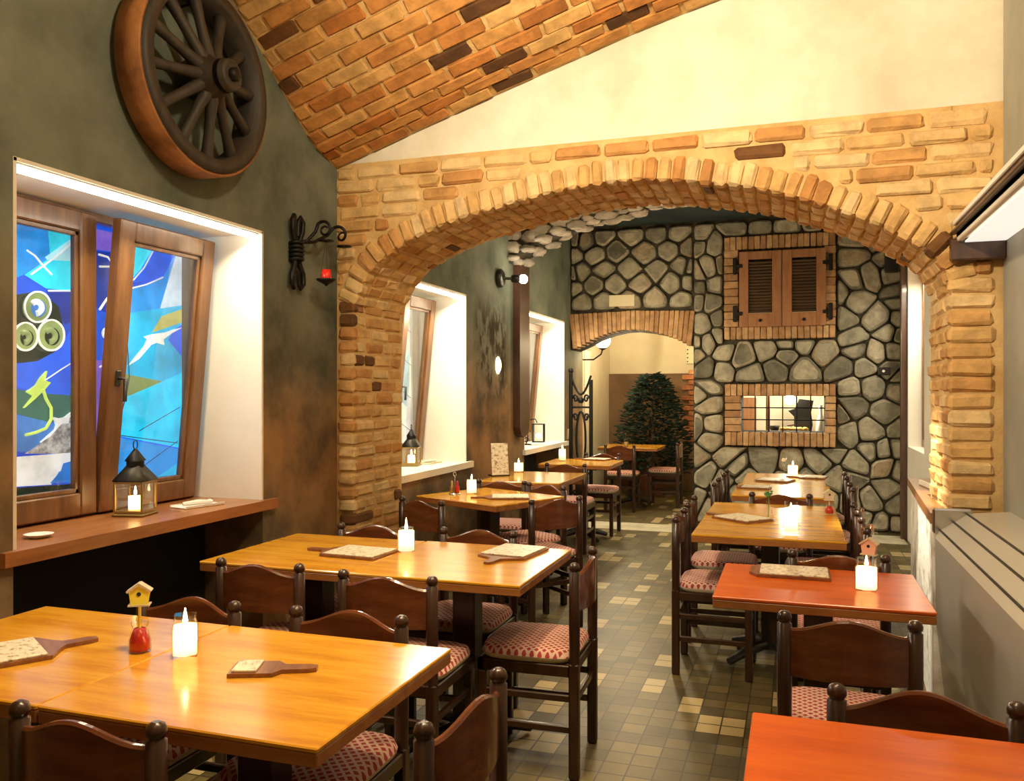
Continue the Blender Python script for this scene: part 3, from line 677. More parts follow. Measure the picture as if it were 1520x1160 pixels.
# brick band over the doorway
b = MB(); NB = 26
for k in range(NB):
    x = -2.54 + (1.44) * (k + .5) / NB; z = interp(DARC, x); top = 2.45 - .03 * abs(x + 1.8)
    lean = (x + 1.82) * .16
    T = Matrix(((1, 0, lean, x), (0, 1, 0, SY0 - .02), (0, 0, 1, (z + top) / 2), (0, 0, 0, 1)))
    b.box((-.0255, -.02, -(top - z) / 2), (.0255, .18, (top - z) / 2), 0, .006, T, .003)
struct(b.build('trim_8', M['brick_far']))
def surround(name, x0, x1, z0, z1, ix0, ix1, iz0, iz1, mat, proud=.09):
    b = MB(); nb = round((x1 - x0) / .064)
    for k in range(nb):
        xa = x0 + (x1 - x0) * k / nb; xb = x0 + (x1 - x0) * (k + 1) / nb
        b.box((xa + .003, SY0 - proud, iz1), (xb - .003, SY0 + .05, z1), 0, .007, None, .003)
        b.box((xa + .003, SY0 - proud, z0), (xb - .003, SY0 + .05, iz0), 0, .007, None, .003)
    nz = max(2, round((iz1 - iz0) / .085))
    for k in range(nz):
        za = iz0 + (iz1 - iz0) * k / nz; zb = iz0 + (iz1 - iz0) * (k + 1) / nz
        b.box((x0, SY0 - proud, za + .003), (ix0, SY0 + .05, zb - .003), 0, .007, None, .003)
        b.box((ix1, SY0 - proud, za + .003), (x1, SY0 + .05, zb - .003), 0, .007, None, .003)
    return struct(b.build(name, mat))
surround('trim_9', -.745, .417, .90, 1.585, KX0, KX1, KZ0, KZ1, M['brick_far'])
surround('trim_10', -.755, .417, 2.087, 3.235, -.60, .30, 2.225, 3.09, M['brick_far'], .07)

# ---- the passage beyond the doorway and the kitchen beyond the hatch
b = MB(); b.box((-3.3, SY1, 0), (-2.75, 13, 3.4)); struct(b.build('wall_passage_left', M['passage_wall']))
b = MB(); b.box((-3.3, 13, 0), (1.5, 13.15, 3.4)); struct(b.build('wall_passage_far', M['passage_wall']))
b = MB(); b.box((-3.3, SY1 - .1, 3.3), (1.5, 13.2, 3.4)); struct(b.build('ceiling_passage', M['passage_wall']))
b = MB(); b.box((-1.08, SY1, 0), (-1.0, 13, 3.4)); struct(b.build('wall_kitchen_left', M['passage_wall']))
b = MB(); b.box((1.08, SY1, 0), (1.5, 13, 3.4)); struct(b.build('wall_kitchen_right', M['kitchen_wall']))
b = MB(); b.box((-1.0, 12.0, 0), (1.08, 12.1, 3.4)); struct(b.build('wall_kitchen_far', M['kitchen_wall']))
b = MB(); b.box((-2.75, 12.93, 0), (-1.08, 13, 1.78)); struct(b.build('trim_11', M['brown_panel']))
b = MB()
for r in range(14):
    zz = .75 + r * .078; xx = -1.62 + (r % 2) * .1
    while xx < -1.1:
        x1 = min(xx + .2, -1.085); 
        if x1 - xx > .03: b.box((xx, 12.89, zz), (x1 - .012, 12.94, zz + .066), 0, .006, None, .002)
        xx += .212
struct(b.build('trim_12', M['brick_red']))

# ---- rough stone rib across the far room
RIB = [(-2.55, 2.66), (-2.486, 2.728), (-2.286, 2.845), (-2.024, 2.957), (-1.767, 3.035), (-1.516, 3.099), (-1.269, 3.156), (-.9, 3.19), (-.4, 3.17), (.1, 3.09), (.5, 2.97), (.8, 2.84), (1.08, 2.66)]
b = MB()
for (x0, z0), (x1, z1) in zip(RIB, RIB[1:]):
    vs = []
    for y in (7.5, 7.86): vs += [(x0, y, z0 + .05), (x1, y, z1 + .05), (x1, y, 3.46), (x0, y, 3.46)]
    b.add(vs, [(0, 1, 2, 3), (4, 7, 6, 5), (0, 4, 5, 1), (3, 2, 6, 7), (0, 3, 7, 4), (1, 5, 6, 2)])
x = -2.5
while x < 1.05:
    z = interp(RIB, x)
    for yy in (7.48, 7.63, 7.80):
        b.ball((x + R.uniform(-.03, .03), yy, z + .045 + R.uniform(-.02, .02)), R.uniform(.055, .085), 8, 1, (R.uniform(1, 1.5), R.uniform(.7, 1), R.uniform(.45, .6)), .16)
    zz = z + .14
    while zz < 3.4:
        b.ball((x + R.uniform(-.03, .03), 7.49, zz), R.uniform(.07, .09), 8, 1, (1.25, .35, .75), .12); zz += .125
    x += R.uniform(.12, .16)
struct(b.build('trim_13', [M['stone_gap'], M['stone_white']]))
# ================================================================== WINDOWS
SM = {}
def smat(n):
    if n not in SM: SM[n] = stain_mat(n, STAIN[n], .6 if n in ('white', 'pale_cyan') else 1.05)
    return SM[n]
def sash(parent, y0, y1, z0, z1, x, tilt, rw=.088, handle=False):
    # rotates about its bottom edge; local origin at the hinge line
    T = Matrix.Translation((x, 0, z0)) @ Matrix.Rotation(tilt, 4, 'Y')
    h = z1 - z0; f = MB(); d = .028
    f.box((-d, y0, 0), (d, y0 + rw, h), 0, .006, T); f.box((-d, y1 - rw, 0), (d, y1, h), 0, .006, T)
    f.box((-d, y0 + rw, 0), (d, y1 - rw, rw * 1.1), 0, .006, T); f.box((-d, y0 + rw, h - rw), (d, y1 - rw, h), 0, .006, T)
    e = .02
    f.box((-d * .5, y0 + rw, rw * 1.1), (d * .5, y0 + rw + e, h - rw), 0, .003, T); f.box((-d * .5, y1 - rw - e, rw * 1.1), (d * .5, y1 - rw, h - rw), 0, .003, T)
    f.box((-d * .5, y0 + rw, rw * 1.1), (d * .5, y1 - rw, rw * 1.1 + e), 0, .003, T); f.box((-d * .5, y0 + rw, h - rw - e), (d * .5, y1 - rw, h - rw), 0, .003, T)
    s = f.build('window_sash', M['window_wood'], parent)
    p = MB(); p.box((-.002, y0 + rw * .9, rw), (.002, y1 - rw * .9, h - rw * .9), 0, 0, T); p.build('pane', M['pane'], s)
    if handle:
        g = MB(); zc = h * .46; yc = y0 + rw * .5
        g.box((d, yc - .015, zc - .035), (d + .008, yc + .015, zc + .035), 0, .003, T); g.tube([T @ Vector((d + .006, yc, zc)), T @ Vector((d + .045, yc, zc)), T @ Vector((d + .05, yc, zc - .1))], .009)
        g.build('handle', M['cast_iron'], s)
    return s
def window(k, glass):
    y0, y1, z0, z1 = WIN[k - 1]
    b = MB(); xf = -2.99
    b.box((xf - .02, y0, z0), (xf + .03, y0 + .05, z1), 0, .005); b.box((xf - .02, y1 - .05, z0), (xf + .03, y1, z1), 0, .005)
    b.box((xf - .02, y0 + .05, z0), (xf + .03, y1 - .05, z0 + .04), 0, .005); b.box((xf - .02, y0 + .05, z1 - .05), (xf + .03, y1 - .05, z1), 0, .005)
    w = struct(b.build('window_%d' % k, M['window_wood']))
    r = MB()
    r.box((-3.06, y1 - .012, z0), (WX + .002, y1 + .002, z1)); r.box((-3.06, y0 - .002, z0), (WX + .002, y0 + .012, z1)); r.box((-3.06, y0, z1 - .012), (WX + .002, y1, z1 + .002))
    r.build('window_reveal', M['white_paint'], w)
    s = MB(); s.prism([(-3.0, y0 + .013), (WX + .002, y0 + .013), (WX + .002, y0 - .06), (WX + .035, y0 - .06), (WX + .035, y1 + .085), (WX + .002, y1 + .085), (WX + .002, y1 - .013), (-3.0, y1 - .013)], z0 - .05, z0)
    s.build('window_sill', M['sill_wood' if k == 1 else 'white_paint'], w)
    mats = []; g = MB(); names = []
    def mi(n):
        if n not in names: names.append(n); mats.append(smat(n))
        return names.index(n)
    def cl(p): return (min(max(p[0], y0 + .02), y1 - .02), min(max(p[1], z0 + .01), z1 - .01))
    g.box((-3.055, y0 + .01, z0), (-3.045, y1 - .01, z1), mi('deep_blue'))
    x = -3.045
    for n, poly in glass[0]:
        g.prism([cl(p) for p in poly], -3.046, x + .0012, 'x', mi(n)); x += .0006
    x += .001
    for n, wd, pts in glass[1]:
        q = [cl(p) for p in pts]
        g.tube([(x, p[0], p[1]) for p in q], wd * .75, 6, mi(n))
    g.build('stained_glass', mats, w)
    ym = y0 + (y1 - y0) * .515
    sash(w, y0 + .03, ym, z0 + .012, z1 - .03, -2.945, 0)
    sash(w, ym + .012, y1 - .055, z0 + .012, z1 - .04, -2.945, math.radians(5.6), handle=True)
    t = MB(); t.tube([(WX - .03, y0 + .03, z1 - .03), (WX - .03, y1 - .03, z1 - .03)], .013, 8)
    t2 = MB(); t2.box((WX - .05, y0 + .02, z1 - .018), (WX - .01, y1 - .02, z1 - .010))
    lab = {1: 'glowing white light strip under the lintel of the blue stained glass window', 2: 'glowing light strip under the lintel of the middle window beyond the brick arch',
           3: 'glowing light strip under the lintel of the farthest window, by the stone wall'}[k]
    L = thing('light_strip', lab, 'light strip', (0, 0, 0), 0, 'window light strips')
    t.build('light_tube', M['led'], L); t2.build('channel', M['steel'], L)
    return w
def pale(k):
    y0, y1, z0, z1 = WIN[k - 1]; h = z1 - z0; w = y1 - y0; r = random.Random(k)
    cols = ['cream', 'pale_grey', 'yellow', 'olive', 'sky', 'pale_cyan', 'cream', 'white', 'lime']
    P = [('cream', [(y0, z0), (y1, z0), (y1, z1), (y0, z1)])]
    for i in range(9):
        ya = y0 + w * (.35 + .08 * i); zz = z0 + h * r.uniform(.1, .7)
        P.append((cols[(i * 2 + k) % 9], [(ya, zz), (ya + w * .12, zz + h * r.uniform(-.1, .1)), (ya + w * .14, zz + h * .3), (ya + w * .02, zz + h * r.uniform(.2, .35))]))
    Lr = [('black', .004, [(y0 + w * .4, z0 + h * .2 * i), (y0 + w * .7, z0 + h * (.2 * i + .08)), (y1, z0 + h * (.2 * i - .02))]) for i in range(1, 5)]
    return P, Lr
window(1, (GLASS, LEADS)); window(2, pale(2)); window(3, pale(3))

# ================================================================== FURNITURE
def cushion_mesh(w, d, z0, z1):
    b = MB(); n = 32; rings = []
    def ring(sc, z):
        out = []
        for i in range(n):
            a = 2 * PI * i / n; ca, sa = math.cos(a), math.sin(a); e = .38
            x = w / 2 * sc * math.copysign(abs(ca) ** e, ca); y = d / 2 * sc * math.copysign(abs(sa) ** e, sa)
            out.append((x, y, z))
        return out
    h = z1 - z0
    b.loft([ring(.94, z0), ring(1, z0 + h * .22), ring(1.01, z0 + h * .42)], 1)
    b.loft([ring(1.01, z0 + h * .42), ring(.97, z0 + h * .78), ring(.88, z0 + h * .93), ring(.6, z1), ring(.25, z1 + .004)], 0)
    return b
def make_chair(label):
    t = thing('dining_chair', label, 'chair', (0, 0, 0), 0, 'wooden chairs around the tables')
    b = MB()
    b.box((-.195, -.2, .395), (.195, -.172, .44), 0, .004); b.box((-.195, .165, .395), (.195, .195, .44), 0, .004)
    b.box((-.195, -.2, .395), (-.167, .195, .44), 0, .004); b.box((.167, -.2, .395), (.195, .195, .44), 0, .004)
    b.box((-.175, -.18, .43), (.175, .18, .442), 0, .003); b.build('seat_frame', M['chair_dark'], t)
    cushion_mesh(.40, .39, .442, .497).build('seat_cushion', [M['check'], M['cushion_edge']], t)
    for sx in (-1, 1):
        b = MB(); x = sx * .180
        b.box((x - .02, -.218, 0), (x + .02, -.178, .45), 0, .006)
        b.lathe([(.021, .44), (.022, .60), (.0215, .80), (.0165, .803), (.0165, .808), (.021, .812), (.0215, .822), (.017, .833), (.008, .838)], (x, -.198, 0), 12)
        b.build('back_post', M['chair_dark'], t)
    for sx in (-1, 1):
        b = MB(); x = sx * .176
        b.box((x - .019, .157, 0), (x + .019, .195, .395), 0, .006); b.build('front_leg', M['chair_dark'], t)
    b = MB(); n = 20; rings = []
    for i in range(n + 1):
        u = -1 + 2 * i / n; x = .168 * u; y = -.198 - .034 * (1 - u * u)
        e = math.cos(u * PI / 2); zt = .788 + .042 * e * e; zb = .645
        rings.append([(x, y - .008, zb), (x, y + .008, zb), (x, y + .009, zt - .006), (x, y + .004, zt), (x, y - .004, zt), (x, y - .009, zt - .006)])
    b.loft(rings, 0, False); b.build('back_panel', M['chair_back'], t)
    for (a, c, z) in (((-.176, .176, 0), (.176, .176, 0), .26), ((-.18, -.198, 0), (.18, -.198, 0), .3), ((-.178, -.19, 0), (-.178, .17, 0), .19), ((.178, -.19, 0), (.178, .17, 0), .19), ((-.178, -.19, 0), (-.178, .17, 0), .31), ((.178, -.19, 0), (.178, .17, 0), .31)):
        b = MB()
        if a[0] == c[0]: b.box((a[0] - .009, a[1], z - .014), (a[0] + .009, c[1], z + .014), 0, .004)
        else: b.box((a[0], a[1] - .009, z - .014), (c[0], a[1] + .009, z + .014), 0, .004)
        b.build('stretcher', M['chair_dark'], t)
    return t
CHAIRS = [
 (-1.395, 1.375, 0, 'dark chair at the near side of the front left table, its back to us'),
 (-.69, 1.725, 85, 'dark chair at the aisle end of the front left table, cushion tucked underneath'),
 (-1.86, 2.245, 180, 'chair with arched back behind the yellow birdhouse, far side of the front left table'),
 (-1.285, 2.26, 180, 'chair with glossy arched back facing us behind the front left table, beside the aisle'),
 (-1.99, 2.815, 0, 'dark chair at the near side of the long table before the arch, wall end'),
 (-1.415, 2.775, 0, 'dark chair at the near side of the long table before the arch, aisle end'),
 (-.815, 3.345, 92, 'dark chair in the aisle at the long table, whole checked cushion showing'),
 (-2.0, 3.77, 180, 'chair facing us behind the long table before the arch, against the left brick pier'),
 (-1.45, 3.80, 180, 'chair facing us behind the long table before the arch, under the board menu with handle'),
 (-2.2, 4.78, -23, 'black chair under the arch with its back to us, wall side of the slanted table'),
 (-1.42, 5.09, 50, 'chair with brown back to the aisle at the near corner of the slanted table'),
 (-2.1, 6.0, 0, 'red-lit chair between the slanted table and the next table, wall side'),
 (-1.70, 5.83, 150, 'chair with gleaming arched back at the far side of the slanted table'),
 (-2.02, 7.58, 0, 'chair between the table with the lit card stand and the farthest window table'),
 (-1.98, 8.98, 180, 'chair facing us beyond the farthest window table, next to the iron gate'),
 (-2.08, 10.42, 0, 'chair with its back to us at the table in the passage beyond the stone doorway'),
 (-1.44, 11.2, 90, 'chair at the aisle end of the passage table, before the dark fir tree'),
 (-.60, 4.70, -90, 'nearer chair on the aisle side of the middle right table'),
 (-.61, 5.30, -90, 'second chair on the aisle side of the middle right table'),
 (-.56, 6.50, -90, 'chair on the aisle side of the far right tables, nearer of two'),
 (-.55, 7.25, -90, 'chair on the aisle side of the far right tables, last before the stone wall'),
 (.335, 4.62, 90, 'chair on the wall side of the middle right table, behind the pink birdhouse'),
 (.335, 5.25, 90, 'chair on the wall side of the middle right table, farther of two'),
 (.385, 6.45, 90, 'orange-lit chair on the wall side of the far right tables'),
 (.39, 7.30, 90, 'dark chair on the wall side of the far right tables, nearest the stone wall'),
 (-.09, 5.80, 0, 'orange-lit chair between the middle right table and the far right tables'),
 (.17, 3.73, 0, 'chair with dark back between the red-orange table and the middle right table'),
 (.15, 2.68, 0, 'chair at the near side of the red-orange table with the hexagonal candle jar'),
 (.27, 2.045, 180, 'chair with broad arched back just behind the corner table in the right foreground'),
]
proto = None
for x, y, a, lab in CHAIRS:
    r = math.radians(a); loc = (x - .198 * math.sin(r), y + .198 * math.cos(r), 0)
    if proto is None:
        proto = make_chair(lab); proto.location = loc; proto.rotation_euler = (0, 0, r)
    else: dup(proto, loc, r, lab)

TZ = .785
def table(x0, x1, y0, y1, label, mat='table_wood', rot=0, posts=1, dz=0, group='wooden dining tables'):
    cx, cy, w, d = (x0 + x1) / 2, (y0 + y1) / 2, x1 - x0, y1 - y0
    t = thing('dining_table', label, 'table', (cx, cy, 0), rot, group); z = TZ + dz
    b = MB(); b.box((-w / 2, -d / 2, z - .012), (w / 2, d / 2, z), 0, .003); b.build('tabletop', M[mat], t)
    b = MB()
    b.box((-w / 2 + .001, -d / 2 + .001, z - .042), (w / 2 - .001, d / 2 - .001, z - .0122), 0, .003)
    b.build('edge_band', M['table_edge'], t)
    b = MB(); b.box((-.05, -.05, .06), (.05, .05, z - .05), 0, .006); b.box((-.2, -.2, z - .065), (.2, .2, z - .0425), 0, .004); b.build('pedestal', M['chair_dark'], t)
    L = min(.27, min(w, d) * .38)
    for k in range(4):
        a = PI / 4 + k * PI / 2; b = MB(); pts = []; rr = []
        for i in range(7):
            u = i / 6; q = .03 + L * u; pts.append((q * math.cos(a), q * math.sin(a), .085 - .06 * u ** 1.6)); rr.append(.032 - .012 * u)
        b.tube(pts, rr, 8); b.build('foot', M['cast_iron'], t)
    return t
table(-2.37, -1.641, 1.473, 2.17, 'golden wooden table under the blue window, carrying the birdhouse jar')
table(-1.637, -.907, 1.473, 2.17, 'golden wooden table in the left foreground, aisle half of the joined pair')
table(-2.385, -1.675, 2.95, 3.69, 'golden table before the left brick pier, wall half of the joined pair')
table(-1.671, -.96, 2.95, 3.70, 'golden table with the paddle menu, aisle half of the pair before the arch')
table(-2.37, -1.60, 5.10, 5.77, 'small table set at a slant below the middle window', rot=math.radians(-25))
table(-2.42, -1.74, 6.34, 7.22, 'table by the left wall carrying the lit card stand')
table(-2.42, -1.70, 8.02, 8.72, 'farthest table on the left, below the last window')
table(-2.42, -1.65, 10.68, 11.4, 'table in the dim passage beyond the stone doorway')
table(-.42, .245, 6.03, 6.78, 'orange table on the right with an empty near half, second from the stone wall')
table(-.40, .225, 6.79, 7.72, 'table right in front of the stone wall below the kitchen hatch')
table(-.495, .235, 4.30, 5.60, 'long orange table on the right with a tall candle glass and a green sprig')
table(-.275, .437, 3.02, 3.62, 'red-orange table on the right with a closed menu and hexagonal candle jar', 'table_dim')
table(-.09, .56, 1.28, 1.955, 'bare red-orange table corner in the right foreground', 'table_dim')

# ================================================================== THINGS ON THE TABLES
CANDLES = []
def candle_jar(x, y, z, label, r=.038, h=.10, wax=.065, hexa=False, flame=.03, cat='candle jar'):
    t = thing('candle_jar', label, cat, (x, y, z + .001), R.uniform(0, 1), 'candle jars on the tables'); n = 6 if hexa else 14
    b = MB(); b.lathe([(r * .9, 0), (r, .006), (r, h * .72), (r * .82, h * .84), (r * .86, h * .87), (r * .86, h)], n=n)
    b.lathe([(r * .8, h), (r * .78, h * .85), (r * .92, h * .71), (r * .92, .01)], n=n); b.build('jar', M['clear'], t)
    b = MB(); b.lathe([(.002, .008), (r * .88, .009), (r * .88, wax), (.006, wax - .004)], n=n); b.build('wax', M['lit_wax'], t)
    b = MB(); b.lathe([(.002, wax + .004), (.007, wax + .012), (.0055, wax + .02), (.001, wax + .012 + flame)], n=8); b.build('flame', M['flame'], t)
    CANDLES.append((x, y, z + wax * .72)); return t
candle_jar(-1.557, 1.87, TZ, 'lit candle in a squat glass jar on the front left table, beside the birdhouse', .038, .115, .085, True, .035)
candle_jar(-1.643, 3.409, TZ, 'white glowing candle jar with small handle on the long table before the arch', .040, .11, .095, False, .045)
candle_jar(-2.146, 5.50, TZ, 'candle jar on the slanted table, by the little cruet', .038, .11, .095)
candle_jar(-2.33, 7.12, TZ, 'round glowing candle next to the lit card stand', .045, .10, .08)
candle_jar(-2.28, 8.42, TZ, 'tall candle jar on the farthest left table', .04, .14, .12)
candle_jar(.243, 3.267, TZ, 'hexagonal candle jar on the red-orange table at right', .042, .118, .085, True)
candle_jar(-.019, 4.483, TZ, 'tall half-empty candle glass glowing at its rim on the middle right table', .037, .16, .105, False, .035)
candle_jar(-.017, 7.50, TZ, 'round glowing candle on the table below the kitchen hatch', .045, .105, .09)
def board_menu(x, y, rot, label, w=.21, h=.29, z=TZ, handle=True, sheet=True):
    t = thing('board_menu', label, 'menu', (x, y, z + .001), rot, 'menus on wooden boards'); b = MB()
    poly = [(-w / 2, -h / 2), (w / 2, -h / 2), (w / 2, h / 2 - .03), (.05, h / 2)]
    if handle: poly += [(.022, h / 2 + .02), (.02, h / 2 + .085), (.012, h / 2 + .105), (-.012, h / 2 + .105), (-.02, h / 2 + .085), (-.022, h / 2 + .02)]
    poly += [(-.05, h / 2), (-w / 2, h / 2 - .03)]
    b.prism(poly, 0, .010); b.build('board', M['board'], t)
    if sheet:
        b = MB(); b.box((-w / 2 + .008, -h / 2 + .008, .0102), (w / 2 - .008, h / 2 - .04, .016), 0, .001); b.build('menu_sheet', M['paper'], t)
    return t
board_menu(-2.03, 1.70, -.55, 'paddle-shaped menu board at the left edge of the front left table')
board_menu(-1.31, 1.83, -1.2, 'small menu card with brown handle lying on the front left table, aisle half', .10, .11)
board_menu(-1.83, 3.30, 1.5, 'menu board lying on the long table, wall side of its candle', .22, .30)
board_menu(-1.18, 3.52, 3.02, 'menu board with its handle towards us on the aisle half of the long table', .22, .30)
board_menu(-1.83, 5.36, 1.9, 'menu on the slanted table below the middle window')
board_menu(-1.98, 8.66, 1.4, 'menu lying on the farthest left table', .2, .28)
board_menu(-.02, 3.48, PI / 2, 'menu in a dark frame with a pale card strip on the red-orange table', .20, .30, handle=False)
board_menu(-.29, 4.88, .9, 'menu board by the green sprig on the middle right table')
board_menu(-.16, 7.06, 1.3, 'pale menu lying on the table below the kitchen hatch, in front of its candle', handle=False)
board_menu(.14, 7.40, 1.4, 'menu board beside the candle at the stone wall table', .2, .22)
board_menu(-.29, 6.50, 1.5, 'menu board on the aisle corner of the empty orange table', .18, .24, handle=False)
def small_jar(x, y, z, label, mat, r=.028, h=.08, cat='jar'):
    t = thing('small_jar', label, cat, (x, y, z + .001), 0)
    b = MB(); b.lathe([(r * .9, 0), (r, .006), (r * .97, h * .4), (r * .6, h * .82), (r * .74, h * .9), (r * .74, h)], n=12)
    b.build('jar', M['clear'], t)
    b = MB(); b.lathe([(.002, .004), (r * .86, .005), (r * .86, h * .4), (r * .5, h * .78), (.002, h * .79)], n=12); b.build('contents', mat, t)
    return t
def birdhouse(x, y, z0, z1, s, label, mat, yaw):
    t = thing('birdhouse_pick', label, 'table decoration', (x, y, z0), yaw, 'birdhouse picks')
    h = z1 - z0
    b = MB(); b.tube([(0, 0, 0), (0, 0, h - s * .9)], .0042, 6); b.build('stick', mat, t)
    b = MB(); b.prism([(-s * .36, h - s), (s * .36, h - s), (s * .45, h - s * .38), (0, h - s * .06), (-s * .45, h - s * .38)], -s * .22, s * .22, 'y'); hb = b.build('house', mat, t)
    b = MB(); T = Matrix.Translation((0, -s * .22, h - s * .5)) @ Matrix.Rotation(PI / 2, 4, 'X'); b.lathe([(s * .10, 0), (s * .10, .0012)], n=10, T=T); b.build('entry_hole', M['black_hole'], hb)
    b = MB()
    for sx in (-1, 1):
        T = Matrix.Translation((0, 0, h - s * .02)) @ Matrix.Rotation(sx * .62, 4, 'Y')
        b.box((0 if sx > 0 else -s * .66, -s * .28, -.003), (s * .66 if sx > 0 else 0, s * .28, .003), 0, 0, T)
    b.build('roof', M['cushion_edge'], t)
    b = MB(); b.box((-s * .48, -s * .3, h - s - .004), (s * .48, s * .3, h - s)); b.build('perch_board', M['cushion_edge'], t)
    return t
small_jar(-1.708, 1.869, TZ, 'small red sauce jar holding the yellow birdhouse', M['red_jar'], .031, .082)
birdhouse(-1.708, 1.869, TZ + .066, .975, .058, 'yellow wooden birdhouse on a stick in the red jar, front left table', M['yellow_paint'], math.radians(32))
small_jar(.27, 3.50, TZ, 'small pot behind the hexagonal candle jar on the red-orange table', M['red_jar'], .028, .06)
birdhouse(.27, 3.50, TZ + .05, .94, .062, 'pale pink birdhouse on a stick behind the hexagonal candle jar', M['pink_paint'], math.radians(-18))
birdhouse(.19, 5.25, TZ + .05, .93, .06, 'cream birdhouse on a stick at the wall edge of the middle right table', M['cushion_edge'], math.radians(8))
small_jar(.19, 5.25, TZ, 'small pot at the wall edge of the middle right table', M['red_jar'], .026, .06)
def sprig(x, y, z, label, leaf, h=.16):
    t = thing('bud_vase', label, 'vase', (x, y, z + .001))
    b = MB(); b.lathe([(.022, 0), (.025, .01), (.024, .05), (.010, .085), (.012, .1)], n=12); b.build('vase', M['clear'], t)
    b = MB(); b.tube([(0, 0, .01), (.004, 0, h * .6), (0, .004, h * .85)], .002, 5); b.build('stem', M['green_leaf'], t)
    b = MB()
    for k in range(14):
        a = k * 2.4; q = .02 * (k % 3 + 1) / 3; b.ball((q * math.cos(a), q * math.sin(a), h * (.78 + .02 * (k % 9))), .009, 6, 0, (1, 1, .7), .15)
    b.build('flower_head', leaf, t); return t
sprig(-.143, 4.94, TZ, 'glass bud vase with a green sprig on the middle right table', M['green_leaf'], .165)
sprig(-.09, 7.62, TZ, 'bud vase with a pale flower beside the candle below the kitchen hatch', M['white_petal'], .15)
def cruet(x, y, z, label):
    t = thing('cruet_stand', label, 'cruet', (x, y, z + .001))
    b = MB(); b.lathe([(.04, 0), (.04, .006), (.036, .008)], n=12); b.tube([(0, 0, .006), (0, 0, .13)], .003, 6); b.tube([(.012 * math.cos(a * .63), 0, .14 + .012 * math.sin(a * .63)) for a in range(10)], .0025, 5, closed=True); b.build('stand', M['steel'], t)
    for sx in (-1, 1):
        b = MB(); b.lathe([(.013, .008), (.016, .012), (.016, .05), (.008, .065), (.009, .085), (.005, .092)], (sx * .02, 0, 0), 10); b.build('bottle', M['red_jar'] if sx > 0 else M['brass'], t)
    return t
cruet(-2.25, 5.44, TZ, 'little oil and vinegar cruet on the slanted table')
t = thing('card_stand', 'upright lit photo card stand on the left wall table', 'card stand', (-2.36, 6.72, TZ + .001), math.radians(40))
b = MB(); T = Matrix.Rotation(-.12, 4, 'X'); b.box((-.075, -.004, 0), (.075, .004, .28), 0, .002, T); b.build('card', M['paper'], t)
b = MB(); b.box((-.085, -.006, -.0), (.085, .08, .012), 0, .003); b.tube([(0, .075, .008), (0, .036, .2)], .006, 6); b.build('easel', M['black_paint'], t)
t = thing('bottle', 'small oil bottle standing on the table in the passage', 'bottle', (-2.08, 10.85, TZ + .001))
b = MB(); b.lathe([(.03, 0), (.032, .01), (.03, .07), (.011, .11), (.011, .17), (.014, .172), (.012, .185)], n=12); b.build('glass', M['clear'], t)
b = MB(); b.lathe([(.026, .006), (.027, .06), (.003, .065)], n=12); b.build('oil', M['brass'], t)
# ================================================================== ON THE WINDOW SILLS
def lantern(x, y, z, s, label, rot=0):
    t = thing('candle_lantern', label, 'lantern', (x, y, z + .001), rot, 'lanterns on the window sills'); w = .055 * s
    h = .135 * s
    b = MB(); b.box((-w * 1.15, -w * 1.15, 0), (w * 1.15, w * 1.15, .010 * s), 0, .003); b.box((-w, -w, .010 * s), (w, w, .022 * s), 0, .002); b.build('base', M['brass'], t)
    b = MB()
    for sx in (-1, 1):
        for sy in (-1, 1): b.box((sx * w - .004 * s, sy * w - .004 * s, .02 * s), (sx * w + .004 * s, sy * w + .004 * s, h), 0, .001)
    for a, c in (((-w, -w), (w, -w)), ((-w, w), (w, w)), ((-w, -w), (-w, w)), ((w, -w), (w, w))):
        b.box((min(a[0], c[0]) - .003, min(a[1], c[1]) - .003, h - .008 * s), (max(a[0], c[0]) + .003, max(a[1], c[1]) + .003, h))
    b.build('frame', M['brass'], t)
    b = MB(); q = w * .98
    for a in ((-q, -q, q, -q + .0015), (-q, q - .0015, q, q), (-q, -q, -q + .0015, q), (q - .0015, -q, q, q)): b.box((a[0], a[1], .022 * s), (a[2], a[3], h - .004))
    b.build('glass_panel', M['clear'], t)
    b = MB(); b.lathe([(w * 1.55, h), (w * 1.58, h + .005 * s), (w * .62, h + .062 * s), (w * .58, h + .066 * s)], n=4, rot=PI / 4); b.build('roof', M['cast_iron'], t)
    b = MB(); b.lathe([(w * .62, h + .056 * s), (w * .62, h + .078 * s)], n=8); b.lathe([(w * .74, h + .078 * s), (w * .72, h + .082 * s), (w * .12, h + .125 * s)], n=4, rot=PI / 4)
    b.tube([(0, .016 * s * math.cos(a * .53), h + .142 * s + .018 * s * math.sin(a * .53)) for a in range(12)], .0025, 5, closed=True); b.build('chimney_cap', M['iron'], t)
    b = MB(); b.lathe([(.002, .022 * s), (.026 * s, .023 * s), (.026 * s, .075 * s), (.003, .073 * s)], n=12); b.build('candle', M['lit_wax'], t)
    b = MB(); b.lathe([(.002, .078 * s), (.007, .086 * s), (.001, .115 * s)], n=8); b.build('flame', M['flame'], t)
    CANDLES.append((x, y, z + .055 * s)); return t
lantern(-2.765, 3.0, .955, 1.12, 'brass lantern on the wooden sill of the blue window', .25)
lantern(-2.80, 5.90, .93, 1.08, 'brass lantern on the sill of the middle window beyond the arch', .2)
